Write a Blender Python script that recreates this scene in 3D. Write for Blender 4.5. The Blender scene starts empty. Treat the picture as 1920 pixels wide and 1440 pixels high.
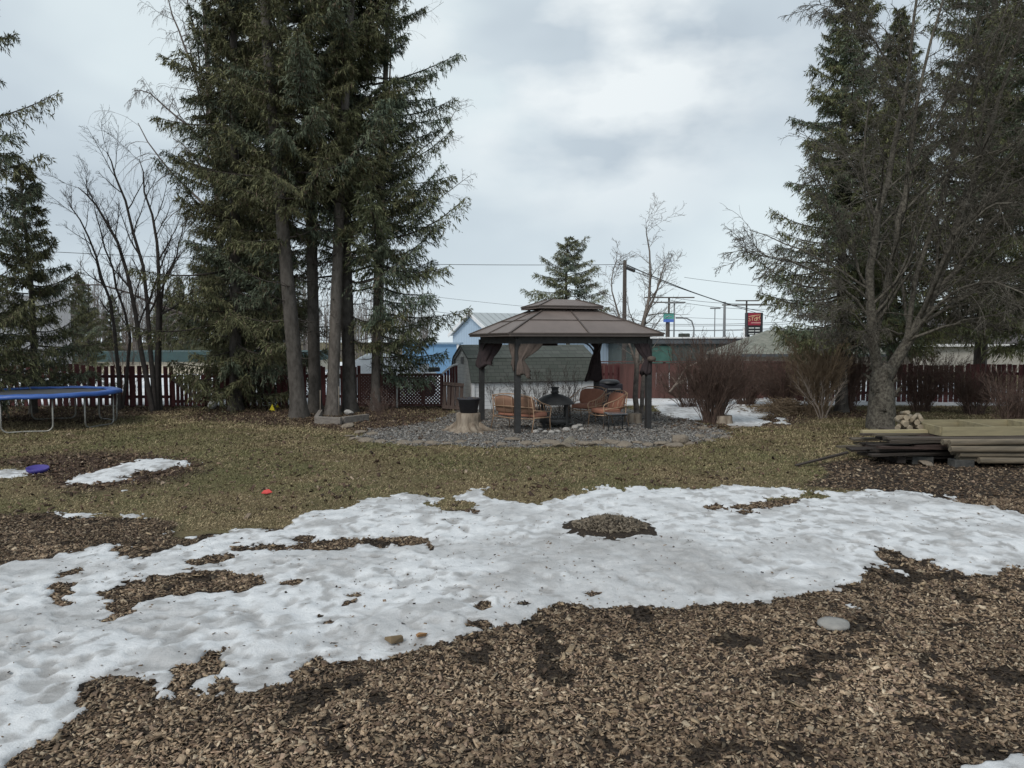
import bpy, math
import numpy as np
from mathutils import Vector, Matrix
R_ = math.radians
sc = bpy.context.scene
C = bpy.context.collection
rng = np.random.default_rng(7)

# ------------------------------------------------------------------ camera
H_EYE = 2.05; FPX = 1400.0
TH = math.atan(80 / FPX)
cam_d = bpy.data.cameras.new("Camera"); cam = bpy.data.objects.new("Camera", cam_d); C.objects.link(cam)
cam.location = (0, 0, H_EYE); cam.rotation_euler = (math.pi / 2 - TH, 0, 0)
cam_d.sensor_width = 36; cam_d.lens = FPX / 1920 * 36
cam_d.clip_start = 0.05; cam_d.clip_end = 3000
sc.camera = cam

def ray(px, py):
    x = (px - 960) / FPX; y = (720 - py) / FPX
    return x, math.cos(TH) + y * math.sin(TH), -math.sin(TH) + y * math.cos(TH)
def G(px, py):
    d = ray(px, py); k = -H_EYE / d[2]
    return (d[0] * k, d[1] * k)
def P(px, py, Y):
    d = ray(px, py); k = Y / d[1]
    return (d[0] * k, Y, H_EYE + d[2] * k)
def X(px, Y): return (px - 960) / FPX * Y * (1 + 0.0)

# ------------------------------------------------------------------ noise
def hsh(ix, iy, s):
    h = (ix.astype(np.int64) * 374761393 + iy.astype(np.int64) * 668265263 + s * 974634777) & 0x7fffffff
    h = ((h ^ (h >> 13)) * 1274126177) & 0x7fffffff
    return ((h ^ (h >> 16)) & 0xffff) / 65535.0
def vn(x, y, s=0):
    xf = np.floor(x); yf = np.floor(y); u = x - xf; v = y - yf
    u = u * u * (3 - 2 * u); v = v * v * (3 - 2 * v)
    a = hsh(xf, yf, s); b = hsh(xf + 1, yf, s); c = hsh(xf, yf + 1, s); d = hsh(xf + 1, yf + 1, s)
    return (a * (1 - u) + b * u) * (1 - v) + (c * (1 - u) + d * u) * v
def fbm(x, y, s=0, o=4):
    t = 0; a = .5; n = 0
    for k in range(o):
        t = t + a * vn(x * 2 ** k + 17.3 * k, y * 2 ** k - 9.1 * k, s + k); n += a; a *= .5
    return t / n
def sm(e0, e1, x):
    t = np.clip((x - e0) / (e1 - e0), 0, 1); return t * t * (3 - 2 * t)

# ------------------------------------------------------------------ materials
def new_mat(name):
    m = bpy.data.materials.new(name); m.use_nodes = True
    nt = m.node_tree; b = nt.nodes["Principled BSDF"]
    return m, nt, b
def L(nt, a, b): nt.links.new(a, b)
def mat(name, c1, c2=None, scale=6, rough=.85, bump=0., bscale=None, metal=0, attr=None, stretch=(1, 1, 1), detail=5, spec=.35, lo=.35, hi=.65):
    m, nt, b = new_mat(name)
    b.inputs['Roughness'].default_value = rough; b.inputs['Metallic'].default_value = metal
    b.inputs['Specular IOR Level'].default_value = spec
    tc = nt.nodes.new('ShaderNodeTexCoord'); mp = nt.nodes.new('ShaderNodeMapping'); mp.inputs['Scale'].default_value = stretch
    L(nt, tc.outputs['Object'], mp.inputs['Vector'])
    nz = nt.nodes.new('ShaderNodeTexNoise'); nz.inputs['Scale'].default_value = scale; nz.inputs['Detail'].default_value = detail
    nz.inputs['Roughness'].default_value = .65
    L(nt, mp.outputs[0], nz.inputs['Vector'])
    mr = nt.nodes.new('ShaderNodeMapRange'); mr.inputs[1].default_value = lo; mr.inputs[2].default_value = hi
    L(nt, nz.outputs['Fac'], mr.inputs[0])
    if attr:
        at = nt.nodes.new('ShaderNodeAttribute'); at.attribute_name = attr
        mx = nt.nodes.new('ShaderNodeMix'); mx.data_type = 'RGBA'; mx.blend_type = 'MULTIPLY'; mx.inputs[0].default_value = 1
        L(nt, at.outputs['Color'], mx.inputs[6])
        r = nt.nodes.new('ShaderNodeMapRange'); r.inputs[3].default_value = .65; r.inputs[4].default_value = 1.25
        L(nt, mr.outputs[0], r.inputs[0]); L(nt, r.outputs[0], mx.inputs[7])
        L(nt, mx.outputs[2], b.inputs['Base Color'])
    else:
        mx = nt.nodes.new('ShaderNodeMix'); mx.data_type = 'RGBA'
        mx.inputs[6].default_value = (*c1, 1); mx.inputs[7].default_value = (*(c2 or tuple(v * .7 for v in c1)), 1)
        L(nt, mr.outputs[0], mx.inputs[0]); L(nt, mx.outputs[2], b.inputs['Base Color'])
    if bump:
        n2 = nt.nodes.new('ShaderNodeTexNoise'); n2.inputs['Scale'].default_value = bscale or scale * 4; n2.inputs['Detail'].default_value = 6
        L(nt, mp.outputs[0], n2.inputs['Vector'])
        bp = nt.nodes.new('ShaderNodeBump'); bp.inputs['Strength'].default_value = bump; bp.inputs['Distance'].default_value = .02
        L(nt, n2.outputs['Fac'], bp.inputs['Height']); L(nt, bp.outputs[0], b.inputs['Normal'])
    return m

# ------------------------------------------------------------------ mesh helpers
def np_mesh(name, V, F, m=None, col=None, smooth=False, parent=None, link=True):
    V = np.asarray(V, np.float32); F = np.asarray(F, np.int32)
    me = bpy.data.meshes.new(name); n = F.shape[1]
    me.vertices.add(len(V)); me.vertices.foreach_set('co', V.ravel())
    me.loops.add(F.size); me.loops.foreach_set('vertex_index', F.ravel())
    me.polygons.add(len(F)); me.polygons.foreach_set('loop_start', np.arange(0, F.size, n, dtype=np.int32))
    me.polygons.foreach_set('loop_total', np.full(len(F), n, np.int32))
    if smooth: me.polygons.foreach_set('use_smooth', np.ones(len(F), bool))
    me.update(calc_edges=True)
    if col is not None:
        dom = 'FACE' if len(col) == len(F) else 'POINT'
        a = me.attributes.new('Col', 'FLOAT_COLOR', dom)
        c4 = np.ones((len(col), 4), np.float32); c4[:, :3] = col
        a.data.foreach_set('color', c4.ravel())
    if m: me.materials.append(m)
    if not link: return me
    o = bpy.data.objects.new(name, me); C.objects.link(o)
    if parent: o.parent = parent
    return o

def tag(o, label=None, cat=None, group=None, kind=None):
    if label: o['label'] = label
    if cat: o['category'] = cat
    if group: o['group'] = group
    if kind: o['kind'] = kind
    return o
def thing(name, label, cat, loc=(0, 0, 0), rz=0, group=None):
    o = bpy.data.objects.new(name, None); C.objects.link(o); o.empty_display_size = .1
    o.location = loc; o.rotation_euler = (0, 0, rz)
    return tag(o, label, cat, group)
def copy_tree(o, parent=None):
    c = o.copy(); C.objects.link(c); c.parent = parent
    for ch in list(o.children): copy_tree(ch, c)
    return c

class MB:
    def __init__(s): s.v = []; s.f = []; s.sm = []
    def add(s, v, f, smooth=False):
        n = len(s.v); s.v += [tuple(p) for p in v]; s.f += [tuple(i + n for i in q) for q in f]; s.sm += [smooth] * len(f); return s
    def box(s, c, d, rz=0, M=None, jit=0):
        x, y, z = d[0] / 2, d[1] / 2, d[2] / 2
        v = [(-x, -y, -z), (x, -y, -z), (x, y, -z), (-x, y, -z), (-x, -y, z), (x, -y, z), (x, y, z), (-x, y, z)]
        Mx = M if M is not None else Matrix.Rotation(rz, 3, 'Z')
        v = [Mx @ Vector(p) + Vector(c) for p in v]
        if jit: v = [p + Vector(rng.normal(0, jit, 3)) for p in v]
        return s.add(v, [(0, 3, 2, 1), (4, 5, 6, 7), (0, 1, 5, 4), (1, 2, 6, 5), (2, 3, 7, 6), (3, 0, 4, 7)])
    def bar(s, a, b, w, h=None, up=(0, 0, 1)):
        a = Vector(a); b = Vector(b); h = h or w; d = (b - a); ln = d.length; d.normalize()
        u = Vector(up)
        if abs(d.dot(u)) > .98: u = Vector((1, 0, 0))
        sx = d.cross(u).normalized(); uz = sx.cross(d)
        M = Matrix((sx, d, uz)).transposed()
        return s.box((a + b) / 2, (w, ln, h), M=M)
    def tube(s, pts, r, n=8, cap=True, smooth=True):
        pts = [Vector(p) for p in pts]; K = len(pts)
        rs = r if hasattr(r, '__len__') else [r] * K
        vs = []; ref = None
        for i, p in enumerate(pts):
            t = (pts[min(i + 1, K - 1)] - pts[max(i - 1, 0)]).normalized()
            if ref is None:
                ref = Vector((0, 0, 1)) if abs(t.z) < .9 else Vector((1, 0, 0))
            u = (ref - t * ref.dot(t)).normalized(); ref = u; w = t.cross(u)
            for k in range(n):
                a = 2 * math.pi * k / n; vs.append(p + rs[i] * (u * math.cos(a) + w * math.sin(a)))
        fs = [(i * n + k, i * n + (k + 1) % n, (i + 1) * n + (k + 1) % n, (i + 1) * n + k) for i in range(K - 1) for k in range(n)]
        s.add(vs, fs, smooth)
        if cap:
            m = len(s.v) - len(vs)
            s.f.append(tuple(m + k for k in range(n))[::-1]); s.sm.append(False)
            s.f.append(tuple(m + (K - 1) * n + k for k in range(n))); s.sm.append(False)
        return s
    def lathe(s, prof, n=24, c=(0, 0, 0), fr=None, smooth=True):
        vs = []
        for (r, z) in prof:
            for k in range(n):
                a = 2 * math.pi * k / n; q = r * (fr(a, z) if fr else 1)
                vs.append((c[0] + q * math.cos(a), c[1] + q * math.sin(a), c[2] + z))
        K = len(prof)
        fs = [(i * n + k, i * n + (k + 1) % n, (i + 1) * n + (k + 1) % n, (i + 1) * n + k) for i in range(K - 1) for k in range(n)]
        return s.add(vs, fs, smooth)
    def prism(s, outline, a, b):
        """outline in 2D (u,v) swept: a,b are functions (u,v)->xyz for both ends"""
        n = len(outline); v = [a(*p) for p in outline] + [b(*p) for p in outline]
        f = [tuple(range(n))[::-1], tuple(range(n, 2 * n))] + [(k, (k + 1) % n, n + (k + 1) % n, n + k) for k in range(n)]
        return s.add(v, f)
    def build(s, name, m, parent=None, bevel=0, loc=None, rz=None):
        me = bpy.data.meshes.new(name); me.from_pydata([tuple(p) for p in s.v], [], s.f); me.update()
        me.polygons.foreach_set('use_smooth', s.sm)
        if m: me.materials.append(m)
        o = bpy.data.objects.new(name, me); C.objects.link(o)
        if parent: o.parent = parent
        if loc: o.location = loc
        if rz is not None: o.rotation_euler = (0, 0, rz)
        if bevel:
            b = o.modifiers.new('b', 'BEVEL'); b.width = bevel; b.segments = 2; b.limit_method = 'ANGLE'
        return o

# vectorised tubes: P [N,K,3], R [N,K]
def tubes(Pp, Rr, sides=4):
    N, K, _ = Pp.shape
    T = np.gradient(Pp, axis=1); T /= np.linalg.norm(T, axis=2, keepdims=True) + 1e-9
    ref = np.array([.31, .52, .79]); u = np.cross(T, ref); u /= np.linalg.norm(u, axis=2, keepdims=True) + 1e-9
    w = np.cross(T, u)
    a = np.arange(sides) * 2 * np.pi / sides
    V = Pp[:, :, None, :] + Rr[:, :, None, None] * (u[:, :, None, :] * np.cos(a)[None, None, :, None] + w[:, :, None, :] * np.sin(a)[None, None, :, None])
    idx = np.arange(N * K * sides).reshape(N, K, sides)
    nx = np.roll(idx, -1, axis=2)
    F = np.stack([idx[:, :-1], nx[:, :-1], nx[:, 1:], idx[:, 1:]], -1).reshape(-1, 4)
    return V.reshape(-1, 3), F
class NB:
    def __init__(s): s.V = []; s.F = []; s.n = 0; s.Cc = []
    def add(s, V, F, col=None):
        s.V.append(V); s.F.append(F + s.n); s.n += len(V)
        if col is not None: s.Cc.append(np.broadcast_to(np.asarray(col, np.float32), (len(F), 3)))
        return s
    def build(s, name, m, parent=None, smooth=False, link=True):
        return np_mesh(name, np.concatenate(s.V), np.concatenate(s.F), m, np.concatenate(s.Cc) if s.Cc else None, smooth, parent, link)

def interp(Pp, Rr, t):
    """Pp[N,K,3], t[N,M] -> pos[N,M,3], tangent, radius"""
    K = Pp.shape[1]; x = np.clip(t * (K - 1), 0, K - 1.001); i = x.astype(int); f = (x - i)[..., None]
    n = np.arange(len(Pp))[:, None]
    a = Pp[n, i]; b = Pp[n, i + 1]; tg = b - a; tg /= np.linalg.norm(tg, axis=2, keepdims=True) + 1e-9
    r = Rr[n, i] * (1 - f[..., 0]) + Rr[n, i + 1] * f[..., 0]
    return a * (1 - f) + b * f, tg, r
def grow(Pp, Rr, M, t0, t1, lf, ang, rg, K=5, up=0., wob=.12, rr=.6, lmin=.05, taper=.8, minr=.003, keep=1.):
    N = len(Pp)
    t = t0 + (t1 - t0) * (np.arange(M)[None, :] + rg.random((N, M))) / M
    p, tg, r = interp(Pp, Rr, t)
    plen = np.linalg.norm(np.diff(Pp, axis=1), axis=2).sum(1)[:, None]
    ln = np.maximum(plen * lf * (1 - taper * .6 * t) * rg.uniform(.55, 1.25, (N, M)), lmin)
    rv = rg.normal(size=(N, M, 3)); side = rv - (rv * tg).sum(2, keepdims=True) * tg
    side /= np.linalg.norm(side, axis=2, keepdims=True) + 1e-9
    an = np.radians(ang) * rg.uniform(.7, 1.3, (N, M))[..., None]
    d = tg * np.cos(an) + side * np.sin(an)
    p = p.reshape(-1, 3); d = d.reshape(-1, 3); ln = ln.reshape(-1); r = r.reshape(-1)
    if keep < 1:
        k = rg.random(len(p)) < keep; p, d, ln, r = p[k], d[k], ln[k], r[k]
    Q = np.zeros((len(p), K, 3)); Q[:, 0] = p
    for k in range(1, K):
        d = d + rg.normal(0, wob, d.shape) + np.array([0, 0, up]) / (K - 1)
        d /= np.linalg.norm(d, axis=1, keepdims=True)
        Q[:, k] = Q[:, k - 1] + d * (ln / (K - 1))[:, None]
    r0 = np.maximum(r * rr, minr); tt = np.linspace(1, .25, K)[None]
    return Q, np.maximum(r0[:, None] * tt, minr * .7)
# ------------------------------------------------------------------ world + sun
w = bpy.data.worlds.new("World"); sc.world = w; w.use_nodes = True
nt = w.node_tree; bg = nt.nodes['Background']; bg.inputs[1].default_value = .1
SUN_EL, SUN_AZ = 46, 212
sky = nt.nodes.new('ShaderNodeTexSky'); sky.sky_type = 'NISHITA'; sky.sun_disc = False
sky.sun_elevation = R_(SUN_EL); sky.sun_rotation = R_(SUN_AZ)
tc = nt.nodes.new('ShaderNodeTexCoord')
mp = nt.nodes.new('ShaderNodeMapping'); mp.inputs['Scale'].default_value = (1.0, 1.0, 2.1); mp.inputs['Location'].default_value = (.35, .9, .12)
L(nt, tc.outputs['Generated'], mp.inputs[0])
n1 = nt.nodes.new('ShaderNodeTexNoise'); n1.inputs['Scale'].default_value = 1.7; n1.inputs['Detail'].default_value = 4; n1.inputs['Roughness'].default_value = .5
n1.inputs['Distortion'].default_value = .35
L(nt, mp.outputs[0], n1.inputs['Vector'])
cr = nt.nodes.new('ShaderNodeValToRGB'); e = cr.color_ramp.elements
e[0].position = .39; e[0].color = (4.1, 4.7, 5.2, 1); e[1].position = .62; e[1].color = (5.9, 6.6, 6.85, 1)
x = cr.color_ramp.elements.new(.5); x.color = (4.8, 5.45, 5.9, 1)
L(nt, n1.outputs['Fac'], cr.inputs[0])
# bright gap in the cloud high up, paler sky toward the horizon
sp = nt.nodes.new('ShaderNodeSeparateXYZ'); L(nt, tc.outputs['Generated'], sp.inputs[0])
gd = Vector(ray(1130, 40)).normalized()
dt = nt.nodes.new('ShaderNodeVectorMath'); dt.operation = 'DOT_PRODUCT'; dt.inputs[1].default_value = gd; L(nt, tc.outputs['Generated'], dt.inputs[0])
gp_ = nt.nodes.new('ShaderNodeMapRange'); gp_.interpolation_type = 'SMOOTHSTEP'; gp_.inputs[1].default_value = .955; gp_.inputs[2].default_value = .999; L(nt, dt.outputs['Value'], gp_.inputs[0])
n3 = nt.nodes.new('ShaderNodeTexNoise'); n3.inputs['Scale'].default_value = 5; n3.inputs['Detail'].default_value = 5; L(nt, mp.outputs[0], n3.inputs['Vector'])
g3 = nt.nodes.new('ShaderNodeMapRange'); g3.inputs[1].default_value = .40; g3.inputs[2].default_value = .60; L(nt, n3.outputs['Fac'], g3.inputs[0])
gm_ = nt.nodes.new('ShaderNodeMath'); gm_.operation = 'MULTIPLY'; L(nt, gp_.outputs[0], gm_.inputs[0]); L(nt, g3.outputs[0], gm_.inputs[1])
gx_m = nt.nodes.new('ShaderNodeMix'); gx_m.data_type = 'RGBA'; gx_m.inputs[7].default_value = (7.0, 7.4, 7.5, 1); L(nt, gm_.outputs[0], gx_m.inputs[0]); L(nt, cr.outputs[0], gx_m.inputs[6])
hz = nt.nodes.new('ShaderNodeMapRange'); hz.interpolation_type = 'SMOOTHSTEP'
hz.inputs[1].default_value = 0; hz.inputs[2].default_value = .17; hz.inputs[3].default_value = 1; hz.inputs[4].default_value = 0
L(nt, sp.outputs['Z'], hz.inputs[0])
m1 = nt.nodes.new('ShaderNodeMix'); m1.data_type = 'RGBA'; m1.inputs[7].default_value = (5.9, 6.7, 7.2, 1)
hm = nt.nodes.new('ShaderNodeMath'); hm.operation = 'MULTIPLY'; hm.inputs[1].default_value = .7; L(nt, hz.outputs[0], hm.inputs[0])
L(nt, hm.outputs[0], m1.inputs[0]); L(nt, gx_m.outputs[2], m1.inputs[6])
m2 = nt.nodes.new('ShaderNodeMix'); m2.data_type = 'RGBA'; m2.inputs[0].default_value = .93
L(nt, sky.outputs[0], m2.inputs[6]); L(nt, m1.outputs[2], m2.inputs[7]); L(nt, m2.outputs[2], bg.inputs[0])
sd = bpy.data.lights.new('sun', 'SUN'); sd.energy = 1.45; sd.angle = R_(20); sd.color = (1, .955, .89)
so = bpy.data.objects.new('sun', sd); C.objects.link(so)
so.rotation_euler = Vector((math.sin(R_(SUN_AZ)) * math.cos(R_(SUN_EL)), math.cos(R_(SUN_AZ)) * math.cos(R_(SUN_EL)), math.sin(R_(SUN_EL)))).to_track_quat('Z', 'Y').to_euler()
sc.view_settings.view_transform = 'Standard'; sc.view_settings.look = 'None'; sc.view_settings.exposure = .36; sc.view_settings.gamma = 1

# ------------------------------------------------------------------ zones on the ground
def poly(pts): return np.array([G(*p) for p in pts])
def inside(pg, x, y):
    r = np.zeros(x.shape, bool); n = len(pg)
    for i in range(n):
        x1, y1 = pg[i]; x2, y2 = pg[(i + 1) % n]
        c = ((y1 > y) != (y2 > y)) & (x < (x2 - x1) * (y - y1) / (y2 - y1 + 1e-12) + x1)
        r ^= c
    return r
def sdf(pg, x, y):
    d = np.full(x.shape, 1e9); n = len(pg)
    for i in range(n):
        a = pg[i]; b = pg[(i + 1) % n]; ab = b - a
        t = np.clip(((x - a[0]) * ab[0] + (y - a[1]) * ab[1]) / (ab @ ab + 1e-12), 0, 1)
        d = np.minimum(d, (x - a[0] - t * ab[0]) ** 2 + (y - a[1] - t * ab[1]) ** 2)
    return np.where(inside(pg, x, y), 1, -1) * np.sqrt(d)

SNOW = [poly(q) for q in [
 [(-300,1085),(0,1062),(90,1052),(160,1030),(180,1022),(265,1014),(262,1036),(345,1020),(345,1005),(400,1002),(440,990),(520,985),(570,962),(640,955),(680,937),(760,925),(830,928),(905,916),(900,934),(950,940),(1000,945),(1060,935),(1100,915),(1140,908),(1200,918),(1300,912),(1400,910),(1480,915),(1560,920),(1640,918),(1700,920),(1760,930),(1830,945),(1920,965),(2150,1000),(2150,1062),(1920,1068),(1860,1080),(1800,1078),(1770,1064),(1740,1052),(1640,1052),(1650,1090),(1560,1106),(1500,1120),(1440,1130),(1300,1132),(1200,1142),(1080,1146),(1010,1152),(980,1172),(900,1200),(850,1212),(800,1217),(740,1232),(700,1242),(600,1260),(560,1285),(500,1302),(400,1310),(290,1312),(255,1290),(190,1288),(165,1330),(120,1370),(60,1400),(30,1440),(-40,1500),(-700,1500)],
 [(140,905),(200,880),(250,866),(300,858),(345,862),(380,868),(330,880),(270,888),(250,900),(190,912),(140,915)],
 [(-150,880),(0,880),(60,880),(95,884),(40,894),(30,900),(-150,905)],
 [(88,964),(120,958),(185,958),(180,968),(110,971)], [(225,963),(262,963),(255,971),(228,971)], [(300,993),(335,990),(330,1000),(305,1001)],
 [(243,918),(268,916),(262,923),(245,923)], [(-60,1020),(10,1022),(22,1040),(-60,1045)],
 [(1538,1118),(1560,1118),(1612,1142),(1600,1146),(1560,1132)], [(1676,1068),(1692,1068),(1722,1083),(1708,1085)],
 [(1775,1434),(1800,1420),(1850,1418),(1870,1410),(1920,1405),(2000,1400),(2000,1480),(1760,1480)],
 [(1225,762),(1290,756),(1400,760),(1440,768),(1450,776),(1420,784),(1450,792),(1420,800),(1370,798),(1330,790),(1280,788),(1250,780),(1228,772)],
 [(1455,788),(1462,784),(1480,790),(1478,795),(1440,796)],
]]
HOLES = [poly(q) for q in [
 [(175,1148),(200,1112),(240,1090),(340,1088),(372,1068),(480,1076),(500,1094),(470,1102),(440,1110),(405,1104),(335,1112),(270,1122),(240,1150)],
 [(455,1028),(560,1014),(655,1012),(640,1022),(520,1038)], [(362,1052),(440,1040),(450,1048),(380,1058)], [(690,1012),(780,1002),(795,1010),(720,1022)],
 [(1350,950),(1440,937),(1522,930),(1500,940),(1410,955)], [(370,1300),(420,1278),(440,1285),(400,1305)],
 [(115,1075),(150,1070),(150,1078),(120,1080)], [(232,1034),(262,1036),(260,1044),(236,1042)], [(640,1128),(658,1118),(662,1128),(645,1134)],
 [(820,942),(850,936),(895,940),(880,956),(830,955)],
]]
def snow_s(x, y):
    s = np.full(x.shape, -9.)
    for q in SNOW: s = np.maximum(s, sdf(q, x, y))
    for q in HOLES: s = np.minimum(s, -sdf(q, x, y))
    k = np.clip(y / 7, .55, 1.6)
    s = s + k * ((fbm(x * 2.2, y * 1.6, 3, 3) - .5) * .42 + (fbm(x * 9, y * 7, 9, 3) - .5) * .20 + (fbm(x * 26, y * 20, 19, 2) - .5) * .14)
    # thawed pockets inside the field, mostly on the near side
    pk = fbm(x * 3.1 + 5, y * 2.2, 21, 3); s = s - sm(.70, .76, pk) * .45 * sm(9.5, 6, y)
    return s
GRAVEL = poly([(672,826),(690,806),(760,800),(820,790),(850,772),(900,762),(1125,762),(1230,772),(1300,792),(1360,812),(1330,828),(1200,837),(960,838),(760,834)])
LITTER = [poly(q) for q in [
 [(330,786),(440,792),(560,800),(700,812),(760,803),(820,794),(850,776),(870,764),(860,758),(380,760)],
 [(1240,800),(1300,770),(1380,762),(1500,768),(1700,772),(1700,785),(1560,782),(1480,800),(1380,802),(1340,815)],
 [(-200,790),(160,795),(330,775),(330,763),(-200,763)], [(60,900),(0,860),(200,845),(400,870),(330,905),(130,930)] ]]
CHIPZ = [poly(q) for q in [
 [(-2200,1075),(-300,1000),(-100,958),(60,962),(180,972),(310,980),(360,1000),(500,990),(700,960),(1000,952),(1300,950),(1640,930),(1500,912),(1540,880),(1600,862),(1700,855),(2000,858),(2700,900),(3000,1200),(4000,1900),(-3000,1900)] ]]
def zones(x, y):
    wx = x + (fbm(x * 1.3, y * 1.3, 40, 3) - .5) * .7; wy = y + (fbm(x * 1.3, y * 1.3, 50, 3) - .5) * .9
    ch = np.maximum(*(sm(-.12, .12, sdf(q, wx, wy)) for q in CHIPZ * 2))
    gx = x + (fbm(x * 2, y * 2, 60, 3) - .5) * .6
    gr = sm(-.22, .10, sdf(GRAVEL, gx, y + (fbm(x * 2, y * 2, 61, 3) - .5) * .5) + (fbm(x * 7, y * 7, 62, 2) - .5) * .4)
    li = np.zeros(x.shape)
    for q in LITTER: li = np.maximum(li, sm(-.35, .35, sdf(q, wx, wy)))
    return ch, gr, li
MOUND = G(1145, 990)
def gz(x, y):
    h = (fbm(x * .8, y * .8, 5, 3) - .5) * .05 + (fbm(x * 5, y * 5, 6, 3) - .5) * .022
    return h * sm(30, 20, y)
def mz(x, y):
    r2 = ((x - MOUND[0]) / .40) ** 2 + ((y - MOUND[1]) / .38) ** 2
    return .12 * np.exp(-r2 * 1.4)

xs = np.concatenate([-np.geomspace(900, 16, 26), np.linspace(-15.5, 15.5, 520), np.geomspace(16, 900, 26)])
ys = np.concatenate([[-300, -60, -12, -3, 0, 1.5, 2.3], np.geomspace(2.8, 27, 520), np.geomspace(27.6, 1500, 32)])
gx, gy = np.meshgrid(xs, ys); fx, fy = gx.ravel(), gy.ravel()
ch, gr, li = zones(fx, fy)
gzv = gz(fx, fy) * sm(22, 15, np.abs(fx)) + 0
nx, ny = len(xs), len(ys)
ii = np.arange(nx * ny).reshape(ny, nx)
F = np.stack([ii[:-1, :-1], ii[:-1, 1:], ii[1:, 1:], ii[1:, :-1]], -1).reshape(-1, 4)
# ground material
gm, nt, b = new_mat('ground_soil_and_turf'); b.inputs['Roughness'].default_value = .95; b.inputs['Specular IOR Level'].default_value = .15
tc = nt.nodes.new('ShaderNodeTexCoord')
def noise(sc_, det=6, ro=.6):
    n = nt.nodes.new('ShaderNodeTexNoise'); n.inputs['Scale'].default_value = sc_; n.inputs['Detail'].default_value = det; n.inputs['Roughness'].default_value = ro
    L(nt, tc.outputs['Object'], n.inputs['Vector']); return n.outputs['Fac']
def ramp(fac, st):
    r = nt.nodes.new('ShaderNodeValToRGB'); e = r.color_ramp.elements
    while len(e) < len(st): e.new(.5)
    for k, (p, c) in enumerate(st): e[k].position = p; e[k].color = (*c, 1)
    L(nt, fac, r.inputs[0]); return r.outputs[0]
def mixc(f, a, b_):
    m = nt.nodes.new('ShaderNodeMix'); m.data_type = 'RGBA'; L(nt, f, m.inputs[0]); L(nt, a, m.inputs[6]); L(nt, b_, m.inputs[7]); return m.outputs[2]
turf = mixc(ramp(noise(.55, 4), [(.4, (0, 0, 0)), (.62, (1, 1, 1))]),
            ramp(noise(38), [(.3, (.055, .042, .024)), (.5, (.14, .108, .06)), (.7, (.26, .21, .12))]),
            ramp(noise(45), [(.3, (.035, .036, .016)), (.5, (.09, .09, .04)), (.72, (.17, .16, .08))]))
chip = ramp(noise(60), [(.3, (.012, .010, .009)), (.5, (.032, .025, .020)), (.7, (.085, .064, .046))])
vo = nt.nodes.new('ShaderNodeTexVoronoi'); vo.inputs['Scale'].default_value = 34; L(nt, tc.outputs['Object'], vo.inputs['Vector'])
gravel = ramp(vo.outputs['Color'], [(.2, (.055, .052, .048)), (.55, (.14, .134, .124)), (.9, (.30, .28, .26))])
litter = ramp(noise(50), [(.3, (.022, .014, .011)), (.5, (.055, .036, .028)), (.72, (.13, .088, .065))])
at = nt.nodes.new('ShaderNodeAttribute'); at.attribute_name = 'Col'
sr = nt.nodes.new('ShaderNodeSeparateColor'); L(nt, at.outputs['Color'], sr.inputs[0])
c = mixc(sr.outputs[2], turf, litter); c = mixc(sr.outputs[0], c, chip); c = mixc(sr.outputs[1], c, gravel)
L(nt, c, b.inputs['Base Color'])
bp = nt.nodes.new('ShaderNodeBump'); bp.inputs['Strength'].default_value = .6; bp.inputs['Distance'].default_value = .02
L(nt, noise(70), bp.inputs['Height']); L(nt, bp.outputs[0], b.inputs['Normal'])
tag(np_mesh('ground', np.stack([fx, fy, gzv + mz(fx, fy)], 1), F, gm, np.stack([ch, gr, li], 1), True), kind='structure')

# ------------------------------------------------------------------ snow
sm_, nt, b = new_mat('old_snow'); b.inputs['Roughness'].default_value = .55
b.inputs['Subsurface Weight'].default_value = 0.0
tc = nt.nodes.new('ShaderNodeTexCoord')
at = nt.nodes.new('ShaderNodeAttribute'); at.attribute_name = 'Col'
sr = nt.nodes.new('ShaderNodeSeparateColor'); L(nt, at.outputs['Color'], sr.inputs[0])
clean = ramp(noise(5), [(.3, (.53, .545, .56)), (.52, (.65, .66, .675)), (.75, (.74, .75, .76))])
dirty = ramp(noise(14), [(.3, (.17, .155, .14)), (.7, (.34, .325, .315))])
c = mixc(sr.outputs[0], clean, dirty)
grit = ramp(noise(120, 3), [(.60, (1, 1, 1)), (.68, (.6, .57, .52))])
mg = nt.nodes.new('ShaderNodeMix'); mg.data_type = 'RGBA'; mg.blend_type = 'MULTIPLY'; mg.inputs[0].default_value = .55
L(nt, c, mg.inputs[6]); L(nt, grit, mg.inputs[7]); L(nt, mg.outputs[2], b.inputs['Base Color'])
rr_ = nt.nodes.new('ShaderNodeMapRange'); rr_.inputs[3].default_value = .65; rr_.inputs[4].default_value = .28; L(nt, sr.outputs[0], rr_.inputs[0]); L(nt, rr_.outputs[0], b.inputs['Roughness'])
bp = nt.nodes.new('ShaderNodeBump'); bp.inputs['Strength'].default_value = .75; bp.inputs['Distance'].default_value = .02
L(nt, noise(26, 7, .7), bp.inputs['Height']); L(nt, bp.outputs[0], b.inputs['Normal'])
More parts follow.
